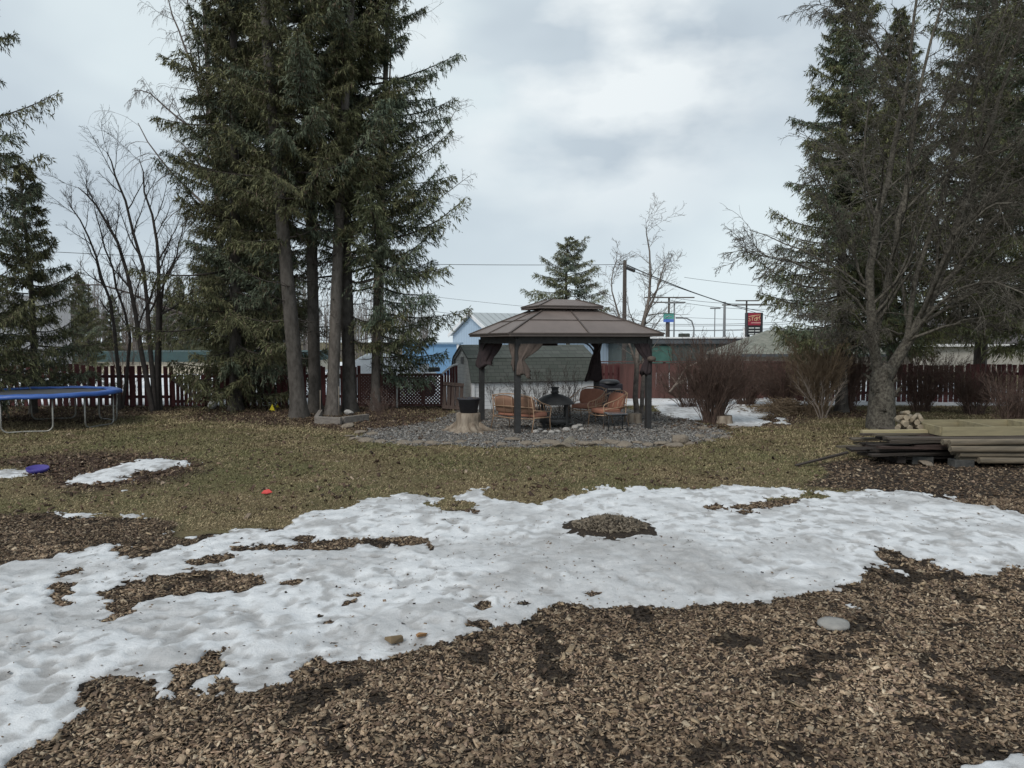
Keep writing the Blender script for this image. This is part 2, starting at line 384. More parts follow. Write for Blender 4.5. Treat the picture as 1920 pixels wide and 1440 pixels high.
def snow_sheet(name, x0, x1, nxx, ysv):
    gx, gy = np.meshgrid(np.linspace(x0, x1, nxx), ysv); x, y = gx.ravel(), gy.ravel()
    s = snow_s(x, y)
    r2 = ((x - MOUND[0]) / .37) ** 2 + ((y - MOUND[1] - .05) / .30) ** 2
    s = np.minimum(s, (np.sqrt(r2) - 1) * .4 + (fbm(x * 12, y * 12, 77, 2) - .5) * .25)
    dim = fbm(x * 3.4, y * 3.4, 11, 3); dim2 = fbm(x * 8, y * 6.5, 12, 2)
    th = .008 + .024 * sm(0, .6, s) + (dim - .5) * .030 + (dim2 - .5) * .034 + (fbm(x * 20, y * 15, 14, 2) - .5) * .016
    # footprints: oval dents along wandering tracks
    rg = np.random.default_rng(3); dent = np.zeros(x.shape)
    for k in range(700):
        fxx, fyy = G(rg.uniform(-80, 1900), rg.uniform(960, 1330)); a = rg.uniform(0, 3.14); la, lb = rg.uniform(.05, .14), rg.uniform(.03, .07)
        u = (x - fxx) * math.cos(a) + (y - fyy) * math.sin(a); v = -(x - fxx) * math.sin(a) + (y - fyy) * math.cos(a)
        q = (u / la) ** 2 + (v / lb) ** 2 + (dim2 - .5) * 1.2
        dent = np.maximum(dent, sm(1.3, .5, q) * rg.uniform(.3, 1))
    th = th - dent * .024
    edge = sm(-.035, .05, s)
    z = gz(x, y) - .05 + edge * (.05 + np.maximum(th, .005))
    icy = sm(.52, .66, fbm(x * 1.1 + 3, y * 1.5, 31, 4)) * .38
    icy = np.maximum(icy, sm(.57, .72, fbm(x * 4, y * 3.4, 33, 4)) * .55); icy = np.maximum(icy, sm(.60, .72, fbm(x * 10, y * 7, 35, 3)) * .6)
    icy = np.maximum(icy, dent * .85); icy = np.maximum(icy, sm(.10, .0, s) * .55 * sm(9.5, 7, y))
    # trodden grey path
    pth = sdf(poly([(930,1100),(1010,1010),(1140,1000),(1260,1005),(1420,1080),(1560,1110),(1400,1130),(1240,1090),(1150,1050),(1050,1060),(1000,1120)]), x, y)
    icy = np.maximum(icy, sm(-.25, .25, pth + (dim - .5) * .8) * (.45 + .35 * dim2))
    n1, n2 = gx.shape; ii = np.arange(n1 * n2).reshape(n1, n2)
    F = np.stack([ii[:-1, :-1], ii[:-1, 1:], ii[1:, 1:], ii[1:, :-1]], -1).reshape(-1, 4)
    F = F[(s[F] > -.05).any(1)]
    used = np.unique(F); rm = np.full(len(x), -1); rm[used] = np.arange(len(used))
    V = np.stack([x, y, z], 1)[used]; cc = np.repeat(icy[used][:, None], 3, 1)
    return tag(np_mesh(name, V, rm[F], sm_, cc, True), kind='stuff', label='thin patchy old snow melting over the yard')
snow_sheet('snow', -10.5, 10.5, 860, np.geomspace(3.2, 14, 420))
snow_sheet('snow', 3.4, 10, 240, np.geomspace(17.0, 27, 120))
# snowy field beyond the fence
fs = MB(); fs.box((-9, 48, .03), (60, 49.0, .05)); o = fs.build('snow_field', mat('field_snow', (.80, .82, .85), (.62, .63, .64), scale=.6, rough=.7)); tag(o, kind='structure')

# ------------------------------------------------------------------ wood chips
def scatter(n, d0, d1, rg, wide=.78, power=1.0):
    """random ground points in the viewing wedge"""
    d = (d0 ** power + (d1 ** power - d0 ** power) * rg.random(n)) ** (1 / power)
    x = rg.uniform(-1, 1, n) * (wide * (d + .3) + .7); return x, d
def chips(name, x, y, zb, lmin, lmax, m, cols, rg, tilt=.45, thick=(.12, .3), lift=.012):
    n = len(x); l = rg.uniform(lmin, lmax, n) * rg.choice([.7, 1, 1.5], n, p=[.5, .4, .1]); wd = l * rg.uniform(.22, .6, n); t = wd * rg.uniform(*thick, n)
    base = np.array([(-1, -1, -1), (1, -1, -1), (1, 1, -1), (-1, 1, -1), (-1, -1, 1), (1, -1, 1), (1, 1, 1), (-1, 1, 1)], float) * .5
    V = base[None] * np.stack([l, wd, t], 1)[:, None, :]
    V = V * (1 + rg.normal(0, .22, (n, 8, 3)) * np.array([.35, .6, .3]))
    a = rg.uniform(0, 2 * np.pi, n); ca, sa = np.cos(a)[:, None], np.sin(a)[:, None]
    b1 = rg.normal(0, tilt, n); cb, sb = np.cos(b1)[:, None], np.sin(b1)[:, None]
    c1 = rg.normal(0, tilt, n); cc, sc_ = np.cos(c1)[:, None], np.sin(c1)[:, None]
    X0, Y0, Z0 = V[..., 0], V[..., 1], V[..., 2]
    X1, Z1 = X0 * cb + Z0 * sb, -X0 * sb + Z0 * cb
    Y1, Z2 = Y0 * cc - Z1 * sc_, Y0 * sc_ + Z1 * cc
    X2, Y2 = X1 * ca - Y1 * sa, X1 * sa + Y1 * ca
    V = np.stack([X2 + x[:, None], Y2 + y[:, None], Z2 + (zb + rg.random(n) * lift)[:, None]], -1).reshape(-1, 3)
    fb = np.array([(0, 3, 2, 1), (4, 5, 6, 7), (0, 1, 5, 4), (1, 2, 6, 5), (2, 3, 7, 6), (3, 0, 4, 7)])
    F = (fb[None] + (np.arange(n) * 8)[:, None, None]).reshape(-1, 4)
    return np_mesh(name, V, F, m, np.repeat(cols, 6, 0))
rg = np.random.default_rng(11)
chip_m = mat('wood_chip', None, None, scale=90, rough=.85, attr='Col', spec=.2)
PAL = np.array([(.38, .285, .195), (.29, .21, .14), (.20, .14, .095), (.48, .385, .275), (.12, .082, .058), (.045, .034, .028), (.33, .235, .17)])
x, y = scatter(310000, 2.6, 9.6, rg, .80, 1.25)
s = snow_s(x, y); ch, gr, li = zones(x, y)
near = sm(9.5, 6.5, y)
blot = fbm(x * 4.2, y * 3.6, 71, 4); dark = sm(.62, .69, blot)
ok = (s < .03) & (ch > .5) & (rg.random(len(x)) > dark * .6)
x, y, dark, s = x[ok], y[ok], dark[ok], s[ok]
pick = rg.choice(7, len(x), p=[.2, .22, .2, .1, .13, .08, .07]); cols = PAL[pick] * rg.uniform(.55, 1.3, (len(x), 1))
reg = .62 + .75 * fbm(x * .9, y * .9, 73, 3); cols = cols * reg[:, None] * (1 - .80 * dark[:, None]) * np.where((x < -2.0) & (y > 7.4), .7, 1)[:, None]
wet = sm(-.25, .02, s); cols = cols * (1 - .35 * wet[:, None])
sz = np.clip(y / 5.0, .8, 1.35)
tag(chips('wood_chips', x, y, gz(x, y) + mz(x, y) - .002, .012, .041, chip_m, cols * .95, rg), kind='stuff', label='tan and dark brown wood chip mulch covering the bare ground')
rg = np.random.default_rng(44)
x, y = scatter(9000, 3.4, 11.5, rg, .78, 1.2); s = snow_s(x, y); ok = (s > .0) & (rg.random(len(x)) < .25 + .9 * sm(.5, .65, fbm(x * 1.6, y * 1.6, 46, 3)) + .6 * sm(.25, 0, s)); x, y = x[ok], y[ok]
DEB = (x, y)
x_, y_ = DEB; rgd = np.random.default_rng(45); s_ = snow_s(x_, y_)
zt2 = gz(x_, y_) + .008 + .024 * sm(0, .6, s_) + (fbm(x_ * 3.4, y_ * 3.4, 11, 3) - .5) * .030 + (fbm(x_ * 8, y_ * 6.5, 12, 2) - .5) * .034
tag(chips('snow_debris', x_, y_, zt2 - .003, .008, .030, chip_m, PAL[rgd.choice(7, len(x_), p=[.1, .2, .2, .05, .2, .2, .05])] * .7, rgd, tilt=.25, lift=.004), kind='stuff', label='needles and dark bits of bark lying on the old snow')
rg = np.random.default_rng(12)
# big tan chips and splinters
x, y = scatter(900, 3.1, 8.5, rg, .8, 1.6); s = snow_s(x, y); ok = (s < -.02); x, y = x[ok], y[ok]
cols = np.array([(.36, .27, .175)]) * rg.uniform(.5, 1.15, (len(x), 1))
tag(chips('wood_splinters', x, y, gz(x, y) + .01, .032, .055, chip_m, cols, rg, tilt=.3, thick=(.1, .2)), kind='stuff', label='longer pale splinters lying among the wood chips')
# far mulch areas (right side, left side)
x, y = scatter(60000, 8.5, 15, rg, .78, 1.2); ch, gr, li = zones(x, y); s = snow_s(x, y); ok = (ch > .4) & (s < .0); x, y = x[ok], y[ok]
cols = PAL[rg.choice(7, len(x), p=[.1, .15, .25, .06, .24, .16, .04])] * rg.uniform(.6, 1.2, (len(x), 1)) * .8
tag(chips('bark_mulch', x, y, gz(x, y), .025, .06, chip_m, cols, rg), kind='stuff', label='dark bark mulch around the timber stack')
# leaf litter and debris under the trees + sprinkled over the lawn
x, y = scatter(120000, 8.5, 25, rg, .80, 1.3); ch, gr, li = zones(x, y); s = snow_s(x, y)
ok = (s < 0) & ((rg.random(len(x)) < li * .9) | (rg.random(len(x)) < .17)) & (ch < .5); x, y = x[ok], y[ok]
cols = np.array([(.13, .085, .06), (.20, .14, .095), (.06, .04, .03), (.30, .23, .17)])[rg.choice(4, len(x), p=[.4, .25, .28, .07])] * rg.uniform(.6, 1.2, (len(x), 1))
tag(chips('leaf_litter', x, y, gz(x, y), .03, .075, chip_m, cols, rg, tilt=.5, thick=(.05, .1), lift=.03), kind='stuff', label='dead brown leaves and bits scattered over the lawn')
# gravel stones
x, y = scatter(90000, 14.2, 21, rg, .36, 1.4); ch, gr, li = zones(x, y); ok = gr * .9 > rg.random(len(x)); x, y = x[ok], y[ok]
cols = np.array([(.26, .25, .235), (.14, .135, .13), (.37, .35, .33), (.23, .195, .16), (.08, .075, .07)])[rg.choice(5, len(x), p=[.32, .3, .14, .12, .12])]
tag(chips('gravel', x, y, gz(x, y), .02, .045, mat('gravel_stone', None, attr='Col', scale=40, rough=.9), cols, rg, thick=(.5, .9), lift=.02), kind='stuff', label='loose grey gravel under the gazebo')

# ------------------------------------------------------------------ lawn grass
rg = np.random.default_rng(5)
x, y = scatter(560000, 8.0, 25.5, rg, .80, .55); ch, gr, li = zones(x, y); s = snow_s(x, y)
ok = (ch < .45) & (gr < .4) & (rg.random(len(x)) > li * .8) & (s < .03) & (rg.random(len(x)) < .45 + .8 * fbm(x * 2, y * 2, 8, 3)); x, y = x[ok], y[ok]; n = len(x)
ln = rg.uniform(.025, .065, n) * np.clip(y / 13, .8, 1.5); wd = .0035 * np.clip(y / 9, 1, 2.2)
a = rg.uniform(0, 2 * np.pi, n); ti = rg.uniform(.15, 1.35, n)
dx, dy, dz = np.cos(a) * np.sin(ti), np.sin(a) * np.sin(ti), np.cos(ti) * .85
px_, py_ = -np.sin(a), np.cos(a); z0 = gz(x, y) - .004
b0 = np.stack([x - px_ * wd, y - py_ * wd, z0], 1); b1 = np.stack([x + px_ * wd, y + py_ * wd, z0], 1)
m1_ = np.stack([x + dx * ln * .6 + px_ * wd * .7, y + dy * ln * .6 + py_ * wd * .7, z0 + dz * ln * .75], 1)
tp = np.stack([x + dx * ln, y + dy * ln, z0 + dz * ln * .8], 1)
V = np.stack([b0, b1, m1_, tp], 1).reshape(-1, 3); F = np.arange(n * 4).reshape(-1, 4)
g = fbm(x * .45 + 2, y * .45, 90, 3); g2 = fbm(x * 2.1, y * 2.1, 92, 3); gg = .66 * sm(.45, .66, .55 * g + .45 * g2 + rg.normal(0, .07, n))[:, None]
straw = np.array([(.43, .345, .21)]) * rg.uniform(.5, 1.15, (n, 1)); green = np.array([(.15, .155, .065)]) * rg.uniform(.55, 1.3, (n, 1))
brown = np.array([(.19, .145, .085)]) * rg.uniform(.6, 1.2, (n, 1))
base = np.where(rg.random((n, 1)) < .58, straw, brown); cols = (base * (1 - gg) + green * gg) * (.62 + .75 * fbm(x * 1.4, y * 1.4, 95, 4))[:, None]
tag(np_mesh('grass', V, F, mat('grass_blade', None, attr='Col', scale=60, rough=.8, spec=.2), cols), kind='stuff', label='short matted lawn grass, part straw and part green')
# ------------------------------------------------------------------ trees
needle_m = mat('spruce_needles', None, attr='Col', scale=30, rough=.75, spec=.25)
bark_m = mat('spruce_bark', (.105, .094, .084), (.050, .044, .038), scale=9, rough=.95, bump=.9, bscale=22, stretch=(1, 1, .45))
barkl_m = mat('spruce_bark_pale', (.175, .155, .138), (.09, .078, .068), scale=9, rough=.95, bump=.9, bscale=22, stretch=(1, 1, .45))
limb_m = mat('dead_limb', (.07, .058, .05), (.04, .034, .03), scale=12, rough=.95)
def spruce_crown(seed, Ht, z0, R, z1=0, azc=0., half=1.2, nb=12.5, tone=(1, 1, 1), ends=1.0, dens=1.0, low0=.25, pw=.8, t_in=.14):
    """needle mesh and limb mesh of one spruce. below z1 only limbs within +-half of azimuth azc are green"""
    rg = np.random.default_rng(seed)
    N = int((Ht - z0) * nb); zz = z0 + (Ht - z0) * (np.arange(N) + rg.random(N)) / N
    az = np.arange(N) * 2.39996 + rg.normal(0, .35, N)
    u = (zz - z0) / (Ht - z0)
    prof = np.clip(1 - u, 0, 1) ** pw * (low0 + (1 - low0) * sm(0, .22, u)) * (1.0 + .10 * np.sin(zz * 2.1 + seed))
    Lb = R * prof * rg.choice([.5, .8, 1.0, 1.28], N, p=[.2, .32, .34, .14]) * rg.uniform(.88, 1.12, N) + .10
    dead = np.zeros(N, bool)
    if z1: 
        da = np.abs((az - azc + np.pi) % (2 * np.pi) - np.pi)
        dead = (zz < z1 + rg.normal(0, .3, N)) & (da > half)
    Lb = np.where(dead, Lb * rg.uniform(.15, .6, N), Lb)
    low = 1 - u; K = 8; t = np.linspace(0, 1, K)[None]
    s0 = (.42 - .85 * low + rg.normal(0, .10, N))[:, None]; s1 = (.02 + .40 * low + rg.normal(0, .07, N) + rg.choice([0, .3], N, p=[.8, .2]))[:, None]
    s0 = np.where(dead[:, None], -.35, s0)
    ds = Lb[:, None] * t; r_h = ds * (.97 - .05 * t)
    wv = (rg.normal(0, .05, N)[:, None]) * np.sin(t * 3) * Lb[:, None]
    ca, sa = np.cos(az)[:, None], np.sin(az)[:, None]
    Pp = np.stack([ca * r_h - sa * wv, sa * r_h + ca * wv, zz[:, None] + Lb[:, None] * (s0 * t + s1 * t * t)], -1)
    Rr = (.009 + .011 * Lb)[:, None] * (1 - .85 * t)
    wood = NB(); V, F = tubes(Pp, Rr, 4); wood.add(V, F)
    dk = np.where(dead)[0]
    if len(dk):
        Q, q = grow(Pp[dk], Rr[dk], 7, .15, 1, .45, 50, rg, 4, up=-.5, wob=.15, minr=.004); V, F = tubes(Q, q, 3); wood.add(np.asarray(V), np.stack([F[:, 0], F[:, 1], F[:, 2], F[:, 3]], 1))
    lv = np.where(~dead)[0]; Pl = Pp[lv]; Rl = Rr[lv]; Ll = Lb[lv]; ul = u[lv]; n = len(lv)
    M = 48; tin = t_in * np.ones((n, 1)) * rg.uniform(.5, 1.2, (n, 1)); tt = tin + (1 - tin) * (np.arange(M)[None] + rg.random((n, M))) / M
    keep = rg.random((n, M)) < np.clip(Ll[:, None] / 2.2 + .28, 0, 1)
    p, tg, _ = interp(Pl, Rl, tt)
    sgn = np.where(np.arange(M)[None] % 2 == 0, 1., -1.) * np.ones((n, 1))
    up = np.array([0, 0, 1.]); sd = np.cross(tg, up); sd /= np.linalg.norm(sd, axis=2, keepdims=True) + 1e-9
    fa = np.radians(rg.uniform(40, 68, (n, M)))[..., None]
    d = tg * np.cos(fa) + sd * sgn[..., None] * np.sin(fa) + up * (rg.normal(-.12, .16, (n, M)) - .22 * (1 - ul[:, None]))[..., None]
    bl = (.10 + .40 * Ll[:, None] * np.clip(1.02 - tt, 0, 1) ** .75 * (.35 + .9 * tt)) * rg.uniform(.6, 1.2, (n, M))
    # the branch tip itself counts as a branchlet too
    p = p[keep]; d = d[keep]; bl = bl[keep]; bi = np.repeat(np.arange(n)[:, None], M, 1)[keep]; tv = tt[keep]
    d /= np.linalg.norm(d, axis=1, keepdims=True)
    T = 20; nn = len(p); s = (np.arange(T)[None] + rg.random((nn, T))) / T
    kp = rg.random((nn, T)) < np.clip(bl[:, None] * 2.4 + .15, 0, 1) * dens
    q = p[:, None] + d[:, None] * (bl[:, None] * s)[..., None] + np.array([0, 0, -1.]) * (bl[:, None] * s ** 2 * .35)[..., None]
    hang = rg.random((nn, T)) < .5
    td = d[:, None] * rg.uniform(.3, 1.0, (nn, T))[..., None] + rg.normal(0, .38, (nn, T, 3)) + np.array([0, 0, -1.]) * np.where(hang, rg.uniform(.7, 1.6, (nn, T)), .12)[..., None]
    q = q[kp]; td = td[kp]; hg = hang[kp]; bb = np.repeat(bi[:, None], T, 1)[kp]; tv2 = np.repeat(tv[:, None], T, 1)[kp]; ss = s[kp]
    # extra tufts along the main axis, near the end
    A = 34; ta = .35 + .65 * rg.random((n, A)) ** .8; pa, tga, _ = interp(Pl, Rl, ta)
    tda = tga * rg.uniform(.5, 1.2, (n, A))[..., None] + rg.normal(0, .40, (n, A, 3))
    q = np.concatenate([q, pa.reshape(-1, 3)]); td = np.concatenate([td, tda.reshape(-1, 3)])
    hg = np.concatenate([hg, np.zeros(n * A, bool)]); bb = np.concatenate([bb, np.repeat(np.arange(n), A)]); tv2 = np.concatenate([tv2, ta.ravel()]); ss = np.concatenate([ss, np.full(n * A, .6)])
    td /= np.linalg.norm(td, axis=1, keepdims=True) + 1e-9
    m = len(q); ln = rg.uniform(.06, .15, m) * np.where(hg, 1.5, 1); wd = rg.uniform(.008, .017, m)
    rv = rg.normal(size=(m, 3)); sv = np.cross(td, rv); sv /= np.linalg.norm(sv, axis=1, keepdims=True) + 1e-9
    mid = q + td * (ln * .42)[:, None]; tip = q + td * ln[:, None]
    V = np.stack([q, mid + sv * wd[:, None], tip, mid - sv * wd[:, None]], 1).reshape(-1, 3); F = np.arange(m * 4).reshape(-1, 4)
    bt = rg.uniform(0, 1, n)[bb]
    # colour belongs to the needles: fresh tips olive, older needles dull green, some branches bluish, some browned
    olive = np.array((.170, .168, .082)); dull = np.array((.088, .098, .058)); blue = np.array((.088, .122, .098)); brn = np.array((.13, .098, .068))
    f = np.clip(ss * .5 + tv2 * .5 + rg.normal(0, .2, m), 0, 1)[:, None]
    c = dull * (1 - f) + olive * f; c = np.where((bt > .72)[:, None], c * .45 + blue * .55, c); c = np.where((rg.random(m) < .10)[:, None], brn, c)
    c = c * rg.uniform(.65, 1.3, (m, 1)) * (.85 + .3 * bt[:, None]) * np.array(tone)
    WV = np.concatenate(wood.V); WF = np.concatenate(wood.F)
    me = np_mesh('crown', np.concatenate([V, WV]), np.concatenate([F, WF + len(V)]), needle_m, np.concatenate([c, np.ones((len(WF), 3))]), link=False)
    me.materials.append(limb_m); mi = np.zeros(len(F) + len(WF), np.int32); mi[len(F):] = 1; me.polygons.foreach_set('material_index', mi)
    return me
def trunk_mesh(Ht, r, seed, lean=(0, 0), bend=.1, m=None, flare=1.5):
    rg = np.random.default_rng(seed); K = 26; t = np.linspace(0, 1, K) ** 1.25
    z = t * Ht; rad = r * (1 - t) ** .75 * (1 + (flare - 1) * np.exp(-z / .28)) + .012
    x = lean[0] * t + bend * np.sin(t * 4 + seed); y = lean[1] * t + bend * np.cos(t * 3 + seed) - bend * math.cos(seed); x = x - x[0]
    n = 14; a = np.arange(n) * 2 * np.pi / n
    lob = 1 + .10 * np.sin(a[None] * 3 + seed) * np.exp(-z / .4)[:, None] + rg.normal(0, .025, (K, n))
    V = np.stack([x[:, None] + rad[:, None] * lob * np.cos(a), y[:, None] + rad[:, None] * lob * np.sin(a), np.repeat(z[:, None] - .05, n, 1)], -1).reshape(-1, 3)
    ii = np.arange(K * n).reshape(K, n); F = np.stack([ii[:-1], np.roll(ii, -1, 1)[:-1], np.roll(ii, -1, 1)[1:], ii[1:]], -1).reshape(-1, 4)
    me = np_mesh('trunk', V, F, m or bark_m, smooth=True, link=False)
    return me
def mesh_obj(name, me, parent=None, loc=None):
    o = bpy.data.objects.new(name, me); C.objects.link(o)
    if parent: o.parent = parent
    if loc: o.location = loc
    return o
def spruce(px, Y, label, crown, trunk, rz=0, s=1, group=None, tilt=(0, 0), sz=None):
    t = thing('spruce_tree', label, 'spruce', (X(px, Y), Y, 0), 0, group); t.rotation_euler = (tilt[0], tilt[1], rz); t.scale = (s, s, sz or s)
    mesh_obj('trunk', trunk, t)
    mesh_obj('crown', crown, t)
    return t
grpA = 'tall spruces standing together in the clump'
cF = spruce_crown(21, 13.2, 2.0, 3.0, nb=15, tone=(.95, 1, .95), pw=.78, low0=.75, t_in=.05)
cA = spruce_crown(1, 17.5, .5, 2.35, nb=11, tone=(.95, .95, .95), pw=.6, low0=.8)                     # green to the ground
cB = spruce_crown(2, 18, 1.6, 2.55, z1=5.2, azc=math.pi, half=.5, nb=8, pw=.6, low0=.7)
cC = spruce_crown(3, 18.5, 1.8, 2.1, z1=5.6, azc=-1.6, half=.0, nb=7.2, pw=.6, low0=.7)
cD = spruce_crown(4, 17, 1.2, 3.25, z1=4.2, azc=-.15, half=1.25, nb=12.5, tone=(.9, .98, 1.02), pw=.60, low0=.55)
cE = spruce_crown(5, 15.5, .8, 3.0, nb=9, pw=.85, low0=.5)
cS = spruce_crown(6, 7.2, .7, 2.15, nb=12, pw=.9, low0=.6, dens=.8)
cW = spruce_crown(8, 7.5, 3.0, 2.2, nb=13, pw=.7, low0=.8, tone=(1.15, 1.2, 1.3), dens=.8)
tA, tB, tC, tD, tS = trunk_mesh(17.5, .17, 1), trunk_mesh(18, .20, 2, (-.9, 0)), trunk_mesh(18.5, .165, 3, (1.15, .2), m=barkl_m), trunk_mesh(17, .125, 4, (.5, 0), m=barkl_m), trunk_mesh(7.4, .09, 6)
tE = trunk_mesh(15.5, .19, 5)
spruce(440, 22.2, 'dense spruce with boughs hanging down to the picket fence, outermost of the clump', cA, tA, 1.9, group=grpA)
spruce(452, 26.5, 'spruce behind the clump, leaning over the bare alders by the fence', cA, tA, 4.1, .92, grpA)
spruce(560, 20.1, 'thick grey-trunked spruce whose roots spread at the lawn edge', cB, tB, 0, group=grpA)
spruce(590, 21.3, 'darker spruce trunk half hidden behind the thickest one', cC, trunk_mesh(18, .17, 12, (-.5, 0)), 1.3, group=grpA)
spruce(622, 20.8, 'pale-barked spruce standing inside the low timber edging', cC, tC, 0, group=grpA)
spruce(655, 21.4, 'mossy dark-barked spruce just behind the low timber edging', cB, trunk_mesh(18, .185, 9, (.6, .2)), 2.9, group=grpA)
spruce(703, 22.0, 'slim spruce by the lattice panel, its boughs sweeping toward the blue shed', cD, tD, 0, group=grpA)
spruce(505, 24.6, 'spruce at the back of the clump between picket fence and thick trunk', cA, tA, 3.3, .97, grpA)
0 and spruce(742, 25.0, 'spruce behind the lattice panel filling the clump toward the gazebo', cE, tE, 2.2, .86, grpA)
grpL = 'spruces beside the trampoline'
spruce(58, 21.0, 'short open spruce growing behind the trampoline', cS, tS, 0, .96, grpL)
spruce(-88, 18.5, 'tall dark spruce cut by the picture edge above the trampoline', cE, tE, 1.1, .98, grpL)
spruce(165, 31, 'small spruce beyond the picket fence near the pale shed', cS, tS, 2.0, .62, grpL)
spruce(1068, 40, 'lone small spruce rising behind the gazebo roof', cW, trunk_mesh(7.6, .09, 15), 0.4, 1.25, sz=1.0)
grpR = 'big spruces behind the bare tree'
spruce(1580, 21.5, 'full spruce with long tiered boughs behind the bare tree', cF, trunk_mesh(13.2, .16, 25), 3.6, .93, grpR, sz=.96)
spruce(1668, 25.5, 'narrow spruce with a pointed top beside the tiered one', cF, trunk_mesh(13.2, .15, 26), .4, .90, grpR, sz=.99)
spruce(1835, 25.0, 'tall spruce above the timber stack, behind the crossing bare limbs', cF, trunk_mesh(13.2, .16, 28), 2.6, 1.2, grpR, sz=1.35)
spruce(1960, 20.5, 'dark spruce at the far end of the picket fence by the timber stack', cF, trunk_mesh(13.2, .17, 27), 5.0, 1.1, grpR)

# ---- bare trees
def tw_mat(name, a, b): return mat(name, a, b, scale=8, rough=.9)
alder_m = tw_mat('dark_alder_bark', (.075, .062, .055), (.045, .038, .034))
birch_m = tw_mat('birch_bark', (.24, .205, .18), (.10, .085, .075))
grey_m = mat('lichen_grey_bark', (.145, .132, .108), (.055, .048, .04), scale=16, rough=.95, bump=.8, bscale=25, lo=.4, hi=.6)
red_m = tw_mat('red_twig', (.15, .10, .08), (.085, .058, .048))
tan_m = tw_mat('tan_shoot', (.21, .155, .10), (.11, .08, .055))
pale_m = tw_mat('pale_twig', (.30, .25, .21), (.17, .14, .12))
def stems(specs, K=10, wob=.02, rg=None):
    """specs: (x,y,z)->(x,y,z) control points lists with radius start/end"""
    out = []; rr = []
    for pts, r0, r1 in specs:
        pts = np.array(pts, float); t = np.linspace(0, len(pts) - 1, K)
        i = np.clip(t.astype(int), 0, len(pts) - 2); f = (t - i)[:, None]
        # catmull-rom
        p0 = pts[np.maximum(i - 1, 0)]; p1 = pts[i]; p2 = pts[i + 1]; p3 = pts[np.minimum(i + 2, len(pts) - 1)]
        q = .5 * ((2 * p1) + (-p0 + p2) * f + (2 * p0 - 5 * p1 + 4 * p2 - p3) * f ** 2 + (-p0 + 3 * p1 - 3 * p2 + p3) * f ** 3)
        q[1:] += rg.normal(0, wob, (K - 1, 3)); out.append(q); rr.append(np.linspace(r0, r1, K))
    return np.array(out), np.array(rr)
def bare_tree(name, label, cat, origin, specs, levels, m, seed, group=None, trunk_name='trunk', K=10, wob=.02, sides=8):
    rg = np.random.default_rng(seed); t = thing(name, label, cat, origin, 0, group)
    Pp, Rr = stems(specs, K, wob, rg)
    Pp = Pp - np.array(origin)
    nb = NB(); V, F = tubes(Pp, Rr, sides); nb.add(V, F); nb.build(trunk_name, m, t, True)
    nb = NB(); A, B = Pp, Rr
    for k, (M, t0, t1, lf, ang, Kk, up, wb, rr, minr, keep) in enumerate(levels):
        A, B = grow(A, B, M, t0, t1, lf, ang, rg, Kk, up, wb, rr, minr=minr, keep=keep)
        V, F = tubes(A, B, 4 if k == 0 else 3); nb.add(V, F)
    nb.build('crown', m, t); return t
lv_al = [(11, .25, 1, .26, 38, 7, .5, .10, .55, .008, 1), (8, .15, 1, .48, 42, 5, .25, .14, .55, .005, 1), (7, .15, 1, .48, 42, 4, .1, .16, .5, .0034, .9)]
def gp(px, Y, z=0): return (X(px, Y), Y, z)
def PP(*a): return [P(px, py, Y) for px, py, Y in a]
bare_tree('alder_tree', 'dark bare multi-stem alder leaning over the picket fence', 'bare tree', gp(285, 21.8),
    [([gp(284, 21.8, -.05)] + PP((262, 640, 21.8), (230, 480, 21.7), (185, 390, 21.5), (148, 350, 21.3)), .085, .012),
     ([gp(288, 21.9, -.05)] + PP((280, 620, 21.9), (262, 470, 22), (222, 340, 22), (200, 285, 22)), .08, .012),
     ([gp(292, 22.0, -.05)] + PP((297, 600, 22), (296, 480, 22), (275, 370, 22.1), (262, 300, 22.2)), .085, .010),
     ([gp(300, 22.1, -.05)] + PP((302, 560, 22.2), (330, 480, 22.3), (345, 420, 22.4)), .05, .010)], lv_al, alder_m, 31)
bare_tree('alder_tree', 'thinner bare alder standing just behind the trampoline edge', 'bare tree', gp(222, 22.4),
    [([gp(222, 22.4, -.05)] + PP((212, 600, 22.4), (185, 500, 22.3), (155, 420, 22.2), (130, 385, 22)), .06, .01),
     ([gp(226, 22.5, -.05)] + PP((240, 620, 22.5), (214, 520, 22.5), (190, 440, 22.6), (175, 380, 22.6)), .05, .01)], lv_al, alder_m, 32)
bare_tree('birch_tree', 'tall birch with drooping hair-thin twigs behind the spruce clump', 'birch', gp(420, 28),
    [([gp(420, 28, -.05)] + PP((415, 500, 28), (400, 260, 28), (385, 60, 28), (380, -160, 28)), .16, .05),
     (PP((408, 330, 28), (370, 255, 28), (325, 215, 28), (285, 178, 28), (255, 168, 28)), .055, .012),
     (PP((402, 250, 28), (372, 150, 28.2), (340, 70, 28.4), (318, 10, 28.4), (300, -70, 28.4)), .055, .012),
     (PP((395, 120, 28), (360, 40, 28.2), (345, -40, 28.4), (330, -100, 28.4)), .04, .012)],
    [(16, .1, 1, .30, 50, 7, -.1, .10, .5, .008, 1), (9, .1, 1, .55, 50, 7, -1.4, .10, .5, .006, 1), (6, .1, 1, .65, 40, 6, -2.2, .08, .5, .0045, .8)], tw_mat('birch_twig', (.17, .14, .13), (.10, .085, .08)), 33)
